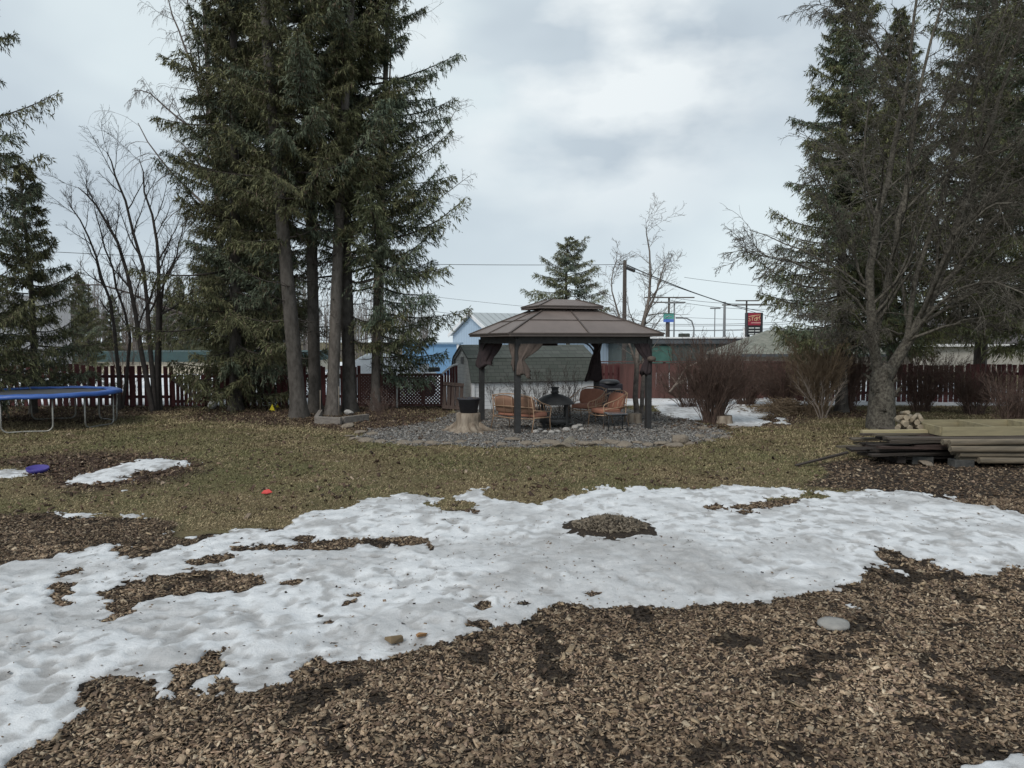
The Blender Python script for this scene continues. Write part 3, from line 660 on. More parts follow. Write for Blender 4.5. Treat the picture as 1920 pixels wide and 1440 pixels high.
bare_tree('birch_tree', 'birch whose fine twigs poke out beside the spruce clump over the blue shed', 'birch', gp(800, 29),
    [([gp(712, 29, -.05)] + PP((716, 500, 29), (722, 330, 29), (728, 200, 29), (735, 50, 29)), .10, .02),
     (PP((718, 430, 29), (790, 400, 29), (850, 352, 29), (880, 330, 29)), .03, .006),
     (PP((723, 330, 29), (790, 280, 29), (840, 230, 29), (862, 190, 29)), .03, .006)],
    [(9, .3, 1, .28, 50, 6, .0, .10, .5, .008, 1), (6, .1, 1, .5, 45, 6, -.6, .12, .5, .004, 1), (4, .1, 1, .5, 45, 5, -.6, .1, .5, .003, 1)], tw_mat('birch_twig_grey', (.17, .14, .13), (.10, .085, .08)), 34)
bare_tree('birch_tree', 'pale slender bare tree with scruffy trunk behind the end post of the gazebo', 'bare tree', gp(1197, 19.9),
    [([gp(1197, 19.9, -.05)] + PP((1192, 720, 19.9), (1198, 640, 19.9), (1210, 580, 20), (1220, 520, 20), (1214, 450, 20), (1211, 420, 20)), .085, .004),
     ([gp(1204, 20.0, -.05)] + PP((1208, 700, 20), (1205, 620, 20.2), (1225, 560, 20.4), (1242, 510, 20.5), (1254, 490, 20.5)), .065, .004),
     (PP((1194, 690, 19.9), (1170, 610, 19.8), (1150, 560, 19.7), (1148, 510, 19.6), (1160, 490, 19.6)), .035, .004)],
    [(16, .2, 1, .30, 50, 6, .3, .12, .4, .005, 1), (8, .15, 1, .5, 48, 5, .1, .14, .5, .0045, 1), (6, .2, 1, .5, 45, 4, .1, .15, .5, .0036, .8)], birch_m, 35)
# big bare tree by the timber stack
bt = [
 ([gp(1655, 17.4, -.05)] + PP((1653, 760, 17.4), (1654, 715, 17.4), (1656, 690, 17.4)), .37, .27),
 (PP((1652, 720, 17.4), (1640, 640, 17.3), (1632, 540, 17.2), (1645, 420, 17.2), (1672, 300, 17.2), (1700, 160, 17.2), (1725, -60, 17.2)), .20, .035),
 (PP((1640, 640, 17.3), (1668, 520, 17.2), (1690, 400, 17.1), (1710, 260, 17.0), (1735, 120, 17), (1790, -60, 17)), .12, .03),
 (PP((1660, 715, 17.4), (1700, 640, 17.3), (1745, 560, 17.2), (1790, 440, 17.1), (1830, 320, 17), (1870, 200, 17), (1925, 20, 17)), .21, .04),
 (PP((1745, 560, 17.2), (1800, 500, 17), (1850, 430, 16.8), (1910, 350, 16.6), (1980, 260, 16.4)), .10, .03),
 (PP((1700, 640, 17.3), (1715, 540, 17.3), (1752, 420, 17.4), (1780, 330, 17.5), (1830, 160, 17.5), (1900, -20, 17.5)), .10, .025),
 (PP((1720, 610, 17.2), (1800, 560, 16.9), (1880, 520, 16.6), (1960, 470, 16.3)), .07, .02),
 (PP((1700, 640, 17.2), (1780, 610, 16.8), (1860, 590, 16.4), (1950, 570, 16)), .055, .015),
 (PP((1632, 560, 17.3), (1600, 480, 17.2), (1560, 400, 17.1), (1530, 330, 17)), .045, .012),
 (PP((1636, 600, 17.3), (1580, 540, 17.0), (1510, 500, 16.8), (1440, 480, 16.7), (1395, 472, 16.6)), .05, .008),
 (PP((1690, 625, 17.2), (1650, 618, 17.0), (1600, 622, 16.7), (1560, 632, 16.5)), .04, .01),
 (PP((1700, 170, 17.2), (1650, 90, 17.1), (1590, 20, 17), (1530, 8, 16.9)), .04, .008),
 (PP((1690, 400, 17.1), (1770, 330, 16.7), (1850, 290, 16.4), (1930, 260, 16.2)), .05, .012),
 (PP((1700, 640, 17.0), (1770, 560, 16.2), (1850, 530, 15.4), (1930, 560, 14.8), (1980, 650, 14.5)), .06, .012),
 (PP((1745, 560, 17.0), (1800, 440, 16.0), (1880, 380, 15.2), (1960, 400, 14.6)), .06, .012),
 (PP((1790, 440, 17.0), (1850, 380, 16.6), (1920, 330, 16.2), (2000, 310, 16)), .06, .012),
 (PP((1830, 320, 17), (1850, 180, 16.8), (1890, 60, 16.6), (1930, -60, 16.5)), .05, .012),
 (PP((1690, 400, 17.1), (1720, 300, 17), (1790, 160, 16.8), (1850, 20, 16.6)), .06, .012),
 (PP((1640, 640, 17.0), (1600, 590, 16.3), (1560, 580, 15.8), (1510, 600, 15.5)), .04, .008),
 (PP((1645, 420, 17.2), (1620, 320, 17.1), (1630, 200, 17.0), (1660, 90, 17)), .045, .012),
]
bt = [(p, a * (.92 if a > .3 else .68), b * .62) if a < .3 else (p, .33, .22) for p, a, b in bt]
bare_tree('bare_tree', 'big many-limbed leafless tree with lichen-grey trunk behind the timber stack', 'bare tree', gp(1655, 17.4), bt,
    [(24, .18, 1, .38, 40, 8, -.1, .11, .40, .009, 1), (11, .12, 1, .45, 42, 6, -.5, .13, .5, .006, 1), (7, .12, 1, .5, 45, 5, -.4, .14, .5, .0042, .85)], grey_m, 36, K=14, wob=.02, sides=10)

# ---- shrubs: many stems from one base
def shrub(label, px, Y, wpx, hpx_top, n, m, seed, lv=2, name='bare_shrub', cat='shrub', group=None, r0=.009, fan=1.0, rb=.25, droop=0., lo=.55, minr=.003):
    rg = np.random.default_rng(seed); w_ = wpx / FPX * Y / 2; Hh = P(px, hpx_top, Y)[2]
    a = rg.uniform(0, 2 * np.pi, n); rr = rb * np.sqrt(rg.random(n)); b0 = np.stack([rr * np.cos(a), rr * np.sin(a) * .6, np.full(n, -.03)], 1)
    K = 7; t = np.linspace(0, 1, K)[None, :, None]; h = Hh * rg.uniform(lo, 1.05, n); out = w_ * fan * (rg.random(n) ** .6)
    a2 = a + rg.normal(0, .5, n); e = np.stack([np.cos(a2) * out, np.sin(a2) * out * .6, h], 1)
    Pp = b0[:, None] + (e - b0)[:, None] * np.concatenate([t ** 1.15, t ** 1.15, t ** .85], 2)
    Pp[:, :, 2] -= droop * (t[..., 0] ** 3) * Hh
    Pp[:, 1:] += np.cumsum(rg.normal(0, .022, (n, K - 1, 3)), 1)
    Rr = np.repeat(np.linspace(1, .35, K)[None], n, 0) * r0 * rg.uniform(.7, 1.3, (n, 1))
    nb = NB(); V, F = tubes(Pp, Rr, 4); nb.add(V, F); A, B = Pp, Rr
    for k in range(lv):
        A, B = grow(A, B, 7 if k == 0 else 5, .25, 1, .32 if k == 0 else .45, 34, rg, 4, .3, .12, .6, minr=minr)
        V, F = tubes(A, B, 3); nb.add(V, F)
    o = nb.build(name, m); o.location = (X(px, Y), Y, 0); tag(o, label, cat, group); return o
shrub('wide rounded shrub of red-brown twigs standing beside the gazebo', 1338, 18.6, 190, 645, 190, red_m, 41, 2, minr=.004)
g_sh = 'bare shrubs along the maroon fence'
for k, (px, Y, wp, ht, n, lb, mm) in enumerate([
    (1290, 23.0, 120, 700, 30, 'low bare shrub with arching twigs just beyond the gazebo end post', red_m),
    (1400, 23.6, 150, 672, 60, 'red-brown twiggy shrub against the plain boarded fence', red_m),
    (1468, 22.6, 130, 690, 60, 'hazy purple-brown shrub above the heap of cut branches', red_m),
    (1532, 20.6, 120, 640, 55, 'clump of upright tan shoots growing beside the heap of cut branches', tan_m),
    (1590, 21.8, 130, 640, 40, 'dark shrub in front of the narrow-gapped pickets near the big bare tree', red_m),
    (1730, 21.6, 160, 668, 50, 'brown shrub between the big bare tree and the picket fence', red_m),
    (1830, 20.8, 150, 690, 50, 'dense dark shrub against the pickets over the landscape timbers', red_m),
    (1910, 15.0, 120, 700, 30, 'reddish bramble arching over the end of the timber stack', red_m),
    ]):
    shrub(lb, px, Y, wp * 1.15, ht, int(n * 2.5), mm, 50 + k, 2, group=g_sh, r0=.008, minr=.004)
shrub('open shrub with pale twisted stems by the heap of cut branches', 1545, 19.8, 110, 700, 9, pale_m, 66, 2, r0=.014, rb=.1)
shrub('low thorny rose bush at the corner of the timber edging', 716, 19.2, 80, 735, 26, red_m, 67, 2, r0=.006)
shrub('bare shrub with dark stems against the white shed wall', 1003, 21.6, 120, 695, 26, alder_m, 68, 2, r0=.007)
shrub('bare shrub with dark stems behind the fire pit', 1062, 21.8, 90, 690, 22, alder_m, 69, 2, r0=.007)
shrub('small bare sapling beside the white shed corner', 925, 21.0, 40, 690, 6, alder_m, 70, 2, r0=.007, rb=.06)
shrub('reddish bare bush behind the picket fence under the alders', 238, 25.5, 110, 600, 26, red_m, 71, 2)
shrub('tangled bare shrub at the fence under the short spruce', 120, 23.6, 110, 640, 26, red_m, 72, 2)
# arching pale stems near the gazebo end post
bare_tree('leaning_branch', 'pale fallen branch leaning up across the shrubs beside the gazebo', 'branch', gp(1262, 20.4),
    [(PP((1255, 735, 20.4), (1290, 690, 20.6), (1330, 672, 20.8), (1365, 662, 21)), .028, .006),
     (PP((1262, 728, 20.2), (1280, 712, 20.2), (1297, 705, 20.2)), .035, .02)],
    [(9, .1, 1, .4, 50, 5, -.2, .16, .5, .004, 1), (3, .2, 1, .4, 45, 4, 0, .15, .5, .003, 1)], pale_m, 37)
# heap of cut branches
hb = NB(); rgb = np.random.default_rng(91); n = 420; bx, by = X(1475, 21.3), 21.3
cx = bx + rgb.normal(0, .55, n); cy = by + rgb.normal(0, .4, n); hh = np.clip(.42 * np.exp(-((cx - bx) / .7) ** 2) * rgb.random(n), .02, 1)
a = rgb.uniform(0, np.pi, n); l = rgb.uniform(.2, .7, n); tq = np.linspace(-.5, .5, 5)[None, :, None]
Q = np.stack([cx, cy, hh], 1)[:, None] + np.stack([np.cos(a) * l, np.sin(a) * l, rgb.normal(0, .12, n)], 1)[:, None] * tq + rgb.normal(0, .02, (n, 5, 3))
V, F = tubes(Q, np.full((n, 5), .007), 4); hb.add(V, F)
tag(hb.build('branch_heap', tan_m), 'low heap of cut tan branches and leaves on the snow patch edge', 'branch heap')

# ---- far wood beyond the fence (one mass)
rgw = np.random.default_rng(17); n = 520; fy_ = rgw.uniform(75, 125, n); fx_ = (rgw.uniform(60, 800, n) - 960) / FPX * fy_
hw = rgw.uniform(5.5, 10.5, n) * (1 - .25 * sm(430, 800, fx_ / fy_ * FPX + 960)); K = 6; t = np.linspace(0, 1, K)[None, :, None]
Pp = np.stack([fx_, fy_, np.zeros(n)], 1)[:, None] + np.concatenate([rgw.normal(0, .5, n)[:, None, None] * t, rgw.normal(0, .3, n)[:, None, None] * t, hw[:, None, None] * t], 2)
Pp[:, 1:] += rgw.normal(0, .06, (n, K - 1, 3)); Rr = np.repeat(np.linspace(.075, .02, K)[None], n, 0)
nb = NB(); V, F = tubes(Pp, Rr, 4); nb.add(V, F)
A, B = grow(Pp, Rr, 16, .3, 1, .22, 35, rgw, 4, .4, .1, .5, minr=.018); V, F = tubes(A, B, 3); nb.add(V, F)
A, B = grow(A, B, 4, .2, 1, .5, 35, rgw, 3, .2, .1, .5, minr=.014); V, F = tubes(A, B, 3); nb.add(V, F)
tag(nb.build('far_woods', tw_mat('far_birch', (.26, .235, .22), (.14, .125, .12))), 'far bare birch wood beyond the yards', kind='stuff')
for k, (px, Y, s) in enumerate([(340, 62, 1.0), (365, 66, .9), (318, 70, .95), (300, 64, .8), (212, 60, .8), (150, 58, 1.0), (405, 60, .9)]):
    spruce(px, Y, 'small dark spruce in the far wood beyond the yards', cS, tS, k * 1.3, s, 'far spruces in the wood')
# ------------------------------------------------------------------ fences
maroon = mat('weathered_maroon_stain', (.105, .032, .033), (.055, .020, .020), scale=5, rough=.85, bump=.3, bscale=60, stretch=(1, 1, .15))
maroon2 = mat('maroon_board_faded', (.135, .066, .058), (.078, .040, .036), scale=4, rough=.85, bump=.3, bscale=60, stretch=(1, 1, .15))
rf = np.random.default_rng(23)
def pickets(m, L_, h0, h1, pitch, wd, lean=0., arch=0., thick=.022, y=0, zb=.06):
    n = int(L_ / pitch)
    for k in range(n):
        u = (k + .5) / n; xx = u * L_; h = h0 + (h1 - h0) * u + arch * math.sin(math.pi * u) + rf.normal(0, .008)
        ln = lean + rf.normal(0, .008); w2 = wd * rf.uniform(.92, 1.05)
        m.bar((xx, y + rf.normal(0, .002), zb + rf.normal(0, .01)), (xx - ln * h, y, h), w2, thick, up=(0, -1, 0))
def fence_run(label, A, B, bays, h, pitch, wd, m=maroon, group=None, solid=False, leans=None, arch=.04, top=False):
    A = Vector((*A, 0)); B = Vector((*B, 0)); d = (B - A); Lt = d.length; rz = math.atan2(d.y, d.x)
    t = thing('picket_fence' if not solid else 'board_fence', label, 'fence', tuple(A), rz, group); bl = Lt / bays
    for k in range(bays):
        p = MB(); hs = h + rf.normal(0, .02)
        pickets(p, bl - .02, hs, hs + rf.normal(0, .015), pitch, wd, (leans or {}).get(k, rf.normal(0, .01)), arch)
        o = p.build('panel', m, t); o.location = (k * bl + .01, -.03, 0)
        for zz_ in (.34, h - .30): MB().box((bl / 2, 0, zz_), (bl, .04, .09)).build('rail', m, t, loc=(k * bl, .02, 0))
        if top: MB().box((bl / 2, -.03, h + .045), (bl, .12, .035)).build('cap_board', m, t, loc=(k * bl, .02, 0))
    for k in range(bays + 1):
        q = MB(); q.box((0, 0, (h + .02) / 2), (.09, .09, h + .02)); q.build('post', m, t, loc=(k * bl, .085, 0))
    return t
fence_run('maroon picket fence with white gaps behind trampoline and spruce clump', (X(-60, 22.9), 22.9), (X(318, 23.0), 23.0), 5, 1.27, .186, .13, leans={1: .10, 2: .05})
fence_run('maroon picket fence between the braced gate and the lattice panels', (X(384, 23.0), 23.0), (X(672, 23.2), 23.2), 4, 1.27, .172, .125)
# gate with diagonal brace
t = thing('gate', 'maroon picket gate with a diagonal grey brace board', 'gate', (X(320, 22.95), 22.95, 0))
g_ = MB(); pickets(g_, 1.03, 1.02, 1.02, .125, .10, 0); g_.build('panel', maroon, t)
for zz_ in (.2, .85): MB().box((.52, .03, zz_), (1.03, .04, .09)).build('rail', maroon, t)
MB().bar((.02, -.05, .95), (.85, -.05, .25), .11, .03, up=(0, -1, 0)).build('brace', mat('grey_board', (.14, .115, .10), (.08, .065, .055), scale=6, stretch=(1, 1, 6)), t)
# lattice
def lattice(label, px0, px1, Y, h, open_=.045, group=None):
    t = thing('lattice_panel', label, 'lattice fence', (X(px0, Y), Y, 0), 0, group); W = X(px1, Y) - X(px0, Y)
    m = MB(); st = .105; w_ = .105 * (1 - open_ / .105) * .72; H0, H1 = .08, h
    k = -int((h) / st) - 1
    while k * st < W + .1:
        for sg, yy in ((1, 0), (-1, -.012)):
            x0 = k * st * 1.0; a, b_ = (x0, H0), (x0 + (H1 - H0), H1)
            if sg < 0: a, b_ = (x0 + (H1 - H0), H0), (x0, H1)
            # clip to 0..W
            (xa, za), (xb, zb) = a, b_
            def cl(xa, za, xb, zb):
                if (xa < 0 and xb < 0) or (xa > W and xb > W): return None
                q = []
                for (x0_, z0_, x1_, z1_) in ((xa, za, xb, zb), (xb, zb, xa, za)):
                    if x0_ < 0: f = -x0_ / (x1_ - x0_); q.append((0, z0_ + f * (z1_ - z0_)))
                    elif x0_ > W: f = (x0_ - W) / (x0_ - x1_); q.append((W, z0_ + f * (z1_ - z0_)))
                    else: q.append((x0_, z0_))
                return q
            q = cl(xa, za, xb, zb)
            if q and abs(q[0][0] - q[1][0]) > .03: m.bar((q[0][0], yy, q[0][1]), (q[1][0], yy, q[1][1]), w_, .010, up=(0, -1, 0))
        k += 1
    m.build('lattice', maroon2, t)
    f = MB(); f.box((W / 2, .0, H1 + .02), (W, .05, .06)); f.box((W / 2, 0, H0 - .02), (W, .05, .06)); f.box((.02, .0, (H0 + H1) / 2), (.06, .055, H1 - H0 - .003)); f.box((W - .02, 0, (H0 + H1) / 2), (.06, .055, H1 - H0 - .003)); f.build('frame', maroon2, t)
    return t
lattice('maroon lattice panel with small holes behind the slim spruce', 672, 742, 23.2, 1.0, .018, 'lattice fence panels')
lattice('maroon lattice panel beside the white post, holes half open', 745, 792, 23.3, 1.0, .032, 'lattice fence panels')
lattice('maroon lattice gate with the widest diamond holes, next to the white shed', 793, 828, 23.3, 1.0, .050, 'lattice fence panels')
tag(MB().box((X(744, 23.1), 23.1, .5), (.05, .05, 1.0)).build('post', mat('white_post', (.6, .6, .58), scale=3)), 'thin white post between two maroon lattice panels', 'post')
# arched panel with white cap
t = thing('arched_panel', 'maroon board panel with curved white cap rising to the shed', 'fence', (X(827, 23.4), 23.4, 0))
m = MB(); n = 6
for k in range(n): 
    u = (k + .5) / n; m.box((u * .52, 0, (.95 + .34 * math.sin(u * 1.5)) / 2), (.075, .02, .95 + .34 * math.sin(u * 1.5)))
m.build('panel', maroon, t)
MB().tube([(u * .52, 0, .99 + .34 * math.sin(u * 1.5)) for u in np.linspace(-.05, 1.05, 9)], .035, 8).build('cap', mat('white_cap', (.75, .75, .76), scale=3), t)
fence_run('plain maroon board fence behind the red-brown shrubs', (X(1120, 26.0), 26.0), (X(1500, 26.0), 26.0), 3, 1.30, .148, .158, m=maroon2, solid=True, arch=0, top=True)
fence_run('narrow-gapped maroon picket fence behind the timber stack', (X(1500, 25.0), 25.0), (X(2040, 24.0), 24.0), 5, 1.30, .155, .132, arch=0)
fence_run('short dark picket stretch seen between gazebo post and pale tree', (X(1122, 24.4), 24.4), (X(1160, 24.4), 24.4), 1, 1.28, .16, .115, arch=0)
# white panel lying right behind the short stretch gives its gaps their white: the neighbour's white wall
# ------------------------------------------------------------------ gazebo
GZ = (.12, 16.4); TT = math.atan2(1.0, 3.07)
metal = mat('dark_bronze_metal', (.052, .052, .052), (.035, .034, .034), scale=8, rough=.55, metal=.2)
roofm = mat('brown_roof_sheet', (.185, .148, .132), (.13, .104, .094), scale=1.2, rough=.55, spec=.5, lo=.3, hi=.7)
seamm = mat('roof_seam', (.10, .08, .07), (.07, .056, .05), scale=5, rough=.5)
cloth = mat('curtain_cloth', (.050, .036, .038), (.030, .022, .024), scale=6, rough=.95, bump=.3)
cloth2 = mat('curtain_cloth_tan', (.135, .105, .09), (.075, .058, .05), scale=5, rough=.95, bump=.3)
t = thing('gazebo', 'brown two-tier hardtop gazebo with tied-up curtains over the patio seats', 'gazebo', (GZ[0], GZ[1], 0), TT)
W, D, EH = 3.22, 2.9, 2.20
posts = {'FL': (0, 0), 'FR': (W, 0), 'BL': (0, D), 'BR': (W, D)}
for k, (x_, y_) in posts.items():
    m = MB(); m.box((x_, y_, EH / 2 - .06), (.125, .125, EH - .08)); m.box((x_, y_, .015), (.22, .22, .03)); m.build('post', metal, t, bevel=.006)
# base plates stand a touch proud of the gravel; beams
for a, b_ in (('FL', 'FR'), ('FR', 'BR'), ('BR', 'BL'), ('BL', 'FL')):
    A, B = posts[a], posts[b_]; m = MB(); m.bar((*A, EH - .12), (*B, EH - .12), .07, .16); m.build('beam', metal, t)
    for (p, q) in ((A, B), (B, A)):
        d = Vector((q[0] - p[0], q[1] - p[1], 0)).normalized()
        pts = [Vector((p[0], p[1], 0)) + d * (.05 + .40 * (1 - math.cos(s_ * math.pi / 2))) + Vector((0, 0, EH - .62 + .44 * math.sin(s_ * math.pi / 2))) for s_ in np.linspace(0, 1, 8)]
        MB().tube(pts, .022, 6).build('brace', metal, t)
cx, cy = W / 2, D / 2
def ring(w_, d_, z): return [(cx - w_ / 2, cy - d_ / 2, z), (cx + w_ / 2, cy - d_ / 2, z), (cx + w_ / 2, cy + d_ / 2, z), (cx - w_ / 2, cy + d_ / 2, z)]
def hip(m, levels, th=.02):
    n = len(levels)
    for (a, b_) in zip(levels, levels[1:]):
        A, B = ring(*a), ring(*b_); A2 = [(p[0], p[1], p[2] - th) for p in A]; B2 = [(p[0], p[1], p[2] - th) for p in B]
        v = A + B + A2 + B2
        f = [(k, (k + 1) % 4, 4 + (k + 1) % 4, 4 + k) for k in range(4)] + [(8 + k, 12 + k, 12 + (k + 1) % 4, 8 + (k + 1) % 4) for k in range(4)]
        m.add(v, f)
    A = ring(*levels[0]); lo = [(p[0], p[1], p[2] - .06) for p in A]
    m.add(A + lo, [(k, 4 + k, 4 + (k + 1) % 4, (k + 1) % 4) for k in range(4)])
EV = (W + .52, D + .48, EH + .02)
TOPR = (1.25, 1.02, 2.80); MIDR = (2.45, 2.15, 2.53)
m = MB(); hip(m, [EV, MIDR, TOPR]); m.build('roof', roofm, t)
m = MB()
def lerp(a, b_, u): return tuple(a[i] + (b_[i] - a[i]) * u for i in range(3))
E, M_, T_ = ring(*EV), ring(*MIDR), ring(*TOPR)
for k in range(4):
    for A, B in ((E[k], M_[k]), (M_[k], T_[k])): m.bar((A[0], A[1], A[2] + .012), (B[0], B[1], B[2] + .012), .045, .03)
    e = lerp(E[k], E[(k + 1) % 4], .5); mm = lerp(M_[k], M_[(k + 1) % 4], .5); tt_ = lerp(T_[k], T_[(k + 1) % 4], .5)
    for A, B in ((e, mm), (mm, tt_)): m.bar((A[0], A[1], A[2] + .010), (B[0], B[1], B[2] + .010), .035, .025)
    m.bar((*M_[k][:2], M_[k][2] + .006), (*M_[(k + 1) % 4][:2], M_[(k + 1) % 4][2] + .006), .03, .02)
    m.bar((E[k][0], E[k][1], E[k][2] + .004), (E[(k + 1) % 4][0], E[(k + 1) % 4][1], E[(k + 1) % 4][2] + .004), .05, .03)
m.build('seam', seamm, t)
m = MB(); hip(m, [(1.62, 1.32, 2.88), (.62, .34, 3.06)], .015)
a_ = ring(.62, .34, 3.06); m.add(a_, [(0, 1, 2, 3)]); m.build('upper_roof', roofm, t)
m = MB(); U0, U1 = ring(1.62, 1.32, 2.89), ring(.62, .34, 3.07)
for k in range(4): m.bar(U0[k], U1[k], .035, .022); m.bar((U0[k][0], U0[k][1], U0[k][2] - .01), (U0[(k + 1) % 4][0], U0[(k + 1) % 4][1], U0[(k + 1) % 4][2] - .01), .035, .025)
m.build('upper_seam', seamm, t)
m = MB()
for p in ring(1.05, .85, 2.84): m.box(p, (.03, .03, .12))
m.build('riser', metal, t)
def curtain(name_m, x_, y_, zt, ztie, zb, topw, dirv, flare, seed, tw=.07):
    rg = np.random.default_rng(seed); n = 36; lev = 16; vs = []; d = Vector((*dirv, 0)).normalized(); nn = Vector((-d.y, d.x, 0))
    ph = rg.uniform(0, 6.28, 4)
    for i in range(lev):
        z = zt + (zb - zt) * i / (lev - 1)
        if z > ztie: u = (zt - z) / (zt - ztie); w_ = topw * (1 - u ** 1.6) + tw * u ** 1.6; off = (topw * .55) * (1 - u ** 1.3)
        else: u = (ztie - z) / (ztie - zb + 1e-6); w_ = tw + (flare - tw) * u ** .7; off = flare * .25 * u
        dp = .05 + .22 * (w_ if z < ztie else .10)
        for k in range(n):
            a = 2 * math.pi * k / n; f = 1 + .20 * math.sin(5 * a + ph[0] + i * .12) + .14 * math.sin(9 * a + ph[1] - i * .2)
            zz = z + (.05 * math.sin(3 * a + ph[2]) + .07 * math.sin(a + ph[3])) * (i / (lev - 1)) ** 2
            p = Vector((x_, y_, zz)) + d * (off + w_ * .55 * math.cos(a) * f) + nn * (dp * .5 * math.sin(a) * f)
            vs.append(p)
    fs = [(i * n + k, i * n + (k + 1) % n, (i + 1) * n + (k + 1) % n, (i + 1) * n + k) for i in range(lev - 1) for k in range(n)] + [tuple((lev - 1) * n + k for k in range(n))]
    m = MB(); m.add(vs, fs, True); o = m.build('curtain', name_m, t)
    return o
curtain(cloth2, .06, -.08, 2.0, 1.66, 1.34, .42, (1, 0), .28, 1)
curtain(cloth2, -.07, .05, 2.0, 1.68, 1.50, .22, (-.1, 1), .14, 5)
curtain(cloth, 0, D - .1, 2.0, 1.50, 1.45, .50, (.55, -.8), .42, 2, .42)
curtain(cloth, W - .02, D - .08, 2.0, 1.86, 1.05, .18, (-1, 0), .40, 3)
curtain(cloth2, W + .03, D - .02, 2.0, 1.70, 1.15, .10, (1, 0), .13, 6)
curtain(cloth, W - .04, -.05, 2.0, 1.62, 1.28, .30, (-1, .2), .22, 4, .12)
m = MB(); m.lathe([(.02, -.06), (.085, -.05), (.11, 0), (.09, .05), (.02, .07)], 10, (W + .02, -.10, 1.64)); m.build('tied_knot', cloth2, t)
m = MB(); m.box((cx + .1, D - .3, 2.02), (.5, .06, .17)); m.build('hanging_panel', cloth, t)
# ------------------------------------------------------------------ patio furniture
cush = mat('terracotta_cushion', (.40, .185, .125), (.30, .14, .095), scale=4, rough=.9, bump=.2, bscale=60)
cushb = mat('cushion_back_tan', (.30, .17, .115), (.22, .135, .09), scale=4, rough=.9, bump=.2, bscale=60)
fram = mat('champagne_metal', (.46, .31, .20), (.34, .22, .15), scale=10, rough=.5, metal=.2)
def pillow(name, c, d, M, m, par):
    """soft box: d = sizes, M 3x3"""
    b = MB(); n = 8; vs = []
    idx = {}
    import itertools
    N_ = 8
    verts = []; faces = []
    def key(p): return tuple(round(q, 5) for q in p)
    for ax in range(3):
        for sgn in (-1, 1):
            for i in range(N_):
                for j in range(N_):
                    q = []
                    for (a, b2) in ((i, j), (i + 1, j), (i + 1, j + 1), (i, j + 1)):
                        p = [0, 0, 0]; p[ax] = sgn; p[(ax + 1) % 3] = -1 + 2 * a / N_; p[(ax + 2) % 3] = -1 + 2 * b2 / N_
                        k = key(p)
                        if k not in idx:
                            idx[k] = len(verts); x_, y_, z_ = p
                            l4 = (abs(x_) ** 5 + abs(y_) ** 5 + abs(z_) ** 5) ** (1 / 5)
                            s_ = 1 / l4
                            pr = np.array([x_, y_, z_]) * s_
                            bul = 1.0 - .12 * (1 - (1 - x_ * x_) * (1 - y_ * y_)) if True else 1
                            verts.append(M @ Vector((pr[0] * d[0] / 2, pr[1] * d[1] / 2, pr[2] * d[2] / 2 * bul)) + Vector(c))
                        q.append(idx[k])
                    faces.append(tuple(q if sgn > 0 else q[::-1]))
    b.add(verts, faces, True); return b.build(name, m, par)
def seat_unit(name, label, cat, loc, heading, Wd, ncush, group):
    """local: x = width, +y = facing direction, origin at centre on the ground"""
    t = thing(name, label, cat, loc, math.atan2(heading[1], heading[0]) - math.pi / 2, group)
    hw = Wd / 2; Id = Matrix.Identity(3); cw = (Wd - .06) / ncush
    for k in range(ncush):
        x_ = -hw + .03 + cw * (k + .5)
        pillow('seat_cushion', (x_, .02, .38), (cw - .01, .56, .14), Id, cush, t)
        pillow('back_cushion', (x_, -.275, .60), (cw - .01, .13, .44), Matrix.Rotation(R_(16), 3, 'X'), cushb if ncush > 1 else cush, t)
    fr = MB(); r = .013
    for s in (-1, 1):
        fr.tube([(s * hw, .30, 0), (s * hw, .27, .28), (s * (hw + .01), .31, .52), (s * (hw + .01), .27, .57), (s * hw, -.05, .66), (s * (hw - .01), -.34, .80)], r, 7)
        fr.tube([(s * hw, -.42, 0), (s * (hw - .01), -.32, .32), (s * (hw - .02), -.34, .56), (s * (hw - .04), -.39, .82)], r, 7)
        fr.tube([(s * hw, .29, .31), (s * hw, -.32, .33)], r, 7); fr.tube([(s * hw, .29, .44), (s * (hw), -.33, .50)], r * .8, 6)
        for q in np.linspace(-.20, .2, 4): fr.tube([(s * hw, q, .47), (s * hw, q - .05, .66 - (q + .05) * .25)], .007, 5)
    fr.tube([(-hw + .04, -.39, .80), (-hw * .5, -.40, .85), (0, -.40, .86), (hw * .5, -.40, .85), (hw - .04, -.39, .80)], r, 7)
    fr.tube([(-hw + .02, -.34, .56), (0, -.37, .57), (hw - .02, -.34, .56)], r, 7)
    fr.tube([(-hw, -.32, .31), (0, -.33, .29), (hw, -.32, .31)], r, 7); fr.tube([(-hw, .28, .30), (0, .30, .28), (hw, .28, .30)], r, 7)
    for q in np.linspace(-hw + .12, hw - .12, max(3, int(Wd / .24))): fr.tube([(q, -.33, .30), (q, -.37, .57), (q, -.395, .84)], .006, 5)
    fr.build('frame', fram, t); return t
gs = 'cushioned patio seats around the fire pit'
seat_unit('loveseat', 'two-cushion patio loveseat turned away, between gazebo post and fire pit', 'loveseat', (.23, 17.25, 0), (.62, .78), 1.20, 2, gs)
seat_unit('patio_chair', 'terracotta cushioned patio chair facing the fire pit, beside the shed corner', 'chair', (1.95, 19.3, 0), (-.55, -.83), .78, 1, gs)
seat_unit('patio_chair', 'terracotta cushioned patio chair in profile behind the black side table', 'chair', (2.28, 17.95, 0), (-.90, -.42), .70, 1, gs)
blk = mat('black_metal', (.028, .030, .034), (.018, .019, .021), scale=10, rough=.5)
t = thing('side_table', 'small black metal side table beside the profile chair', 'table', (X(1155, 16.9), 16.9, 0), .12)
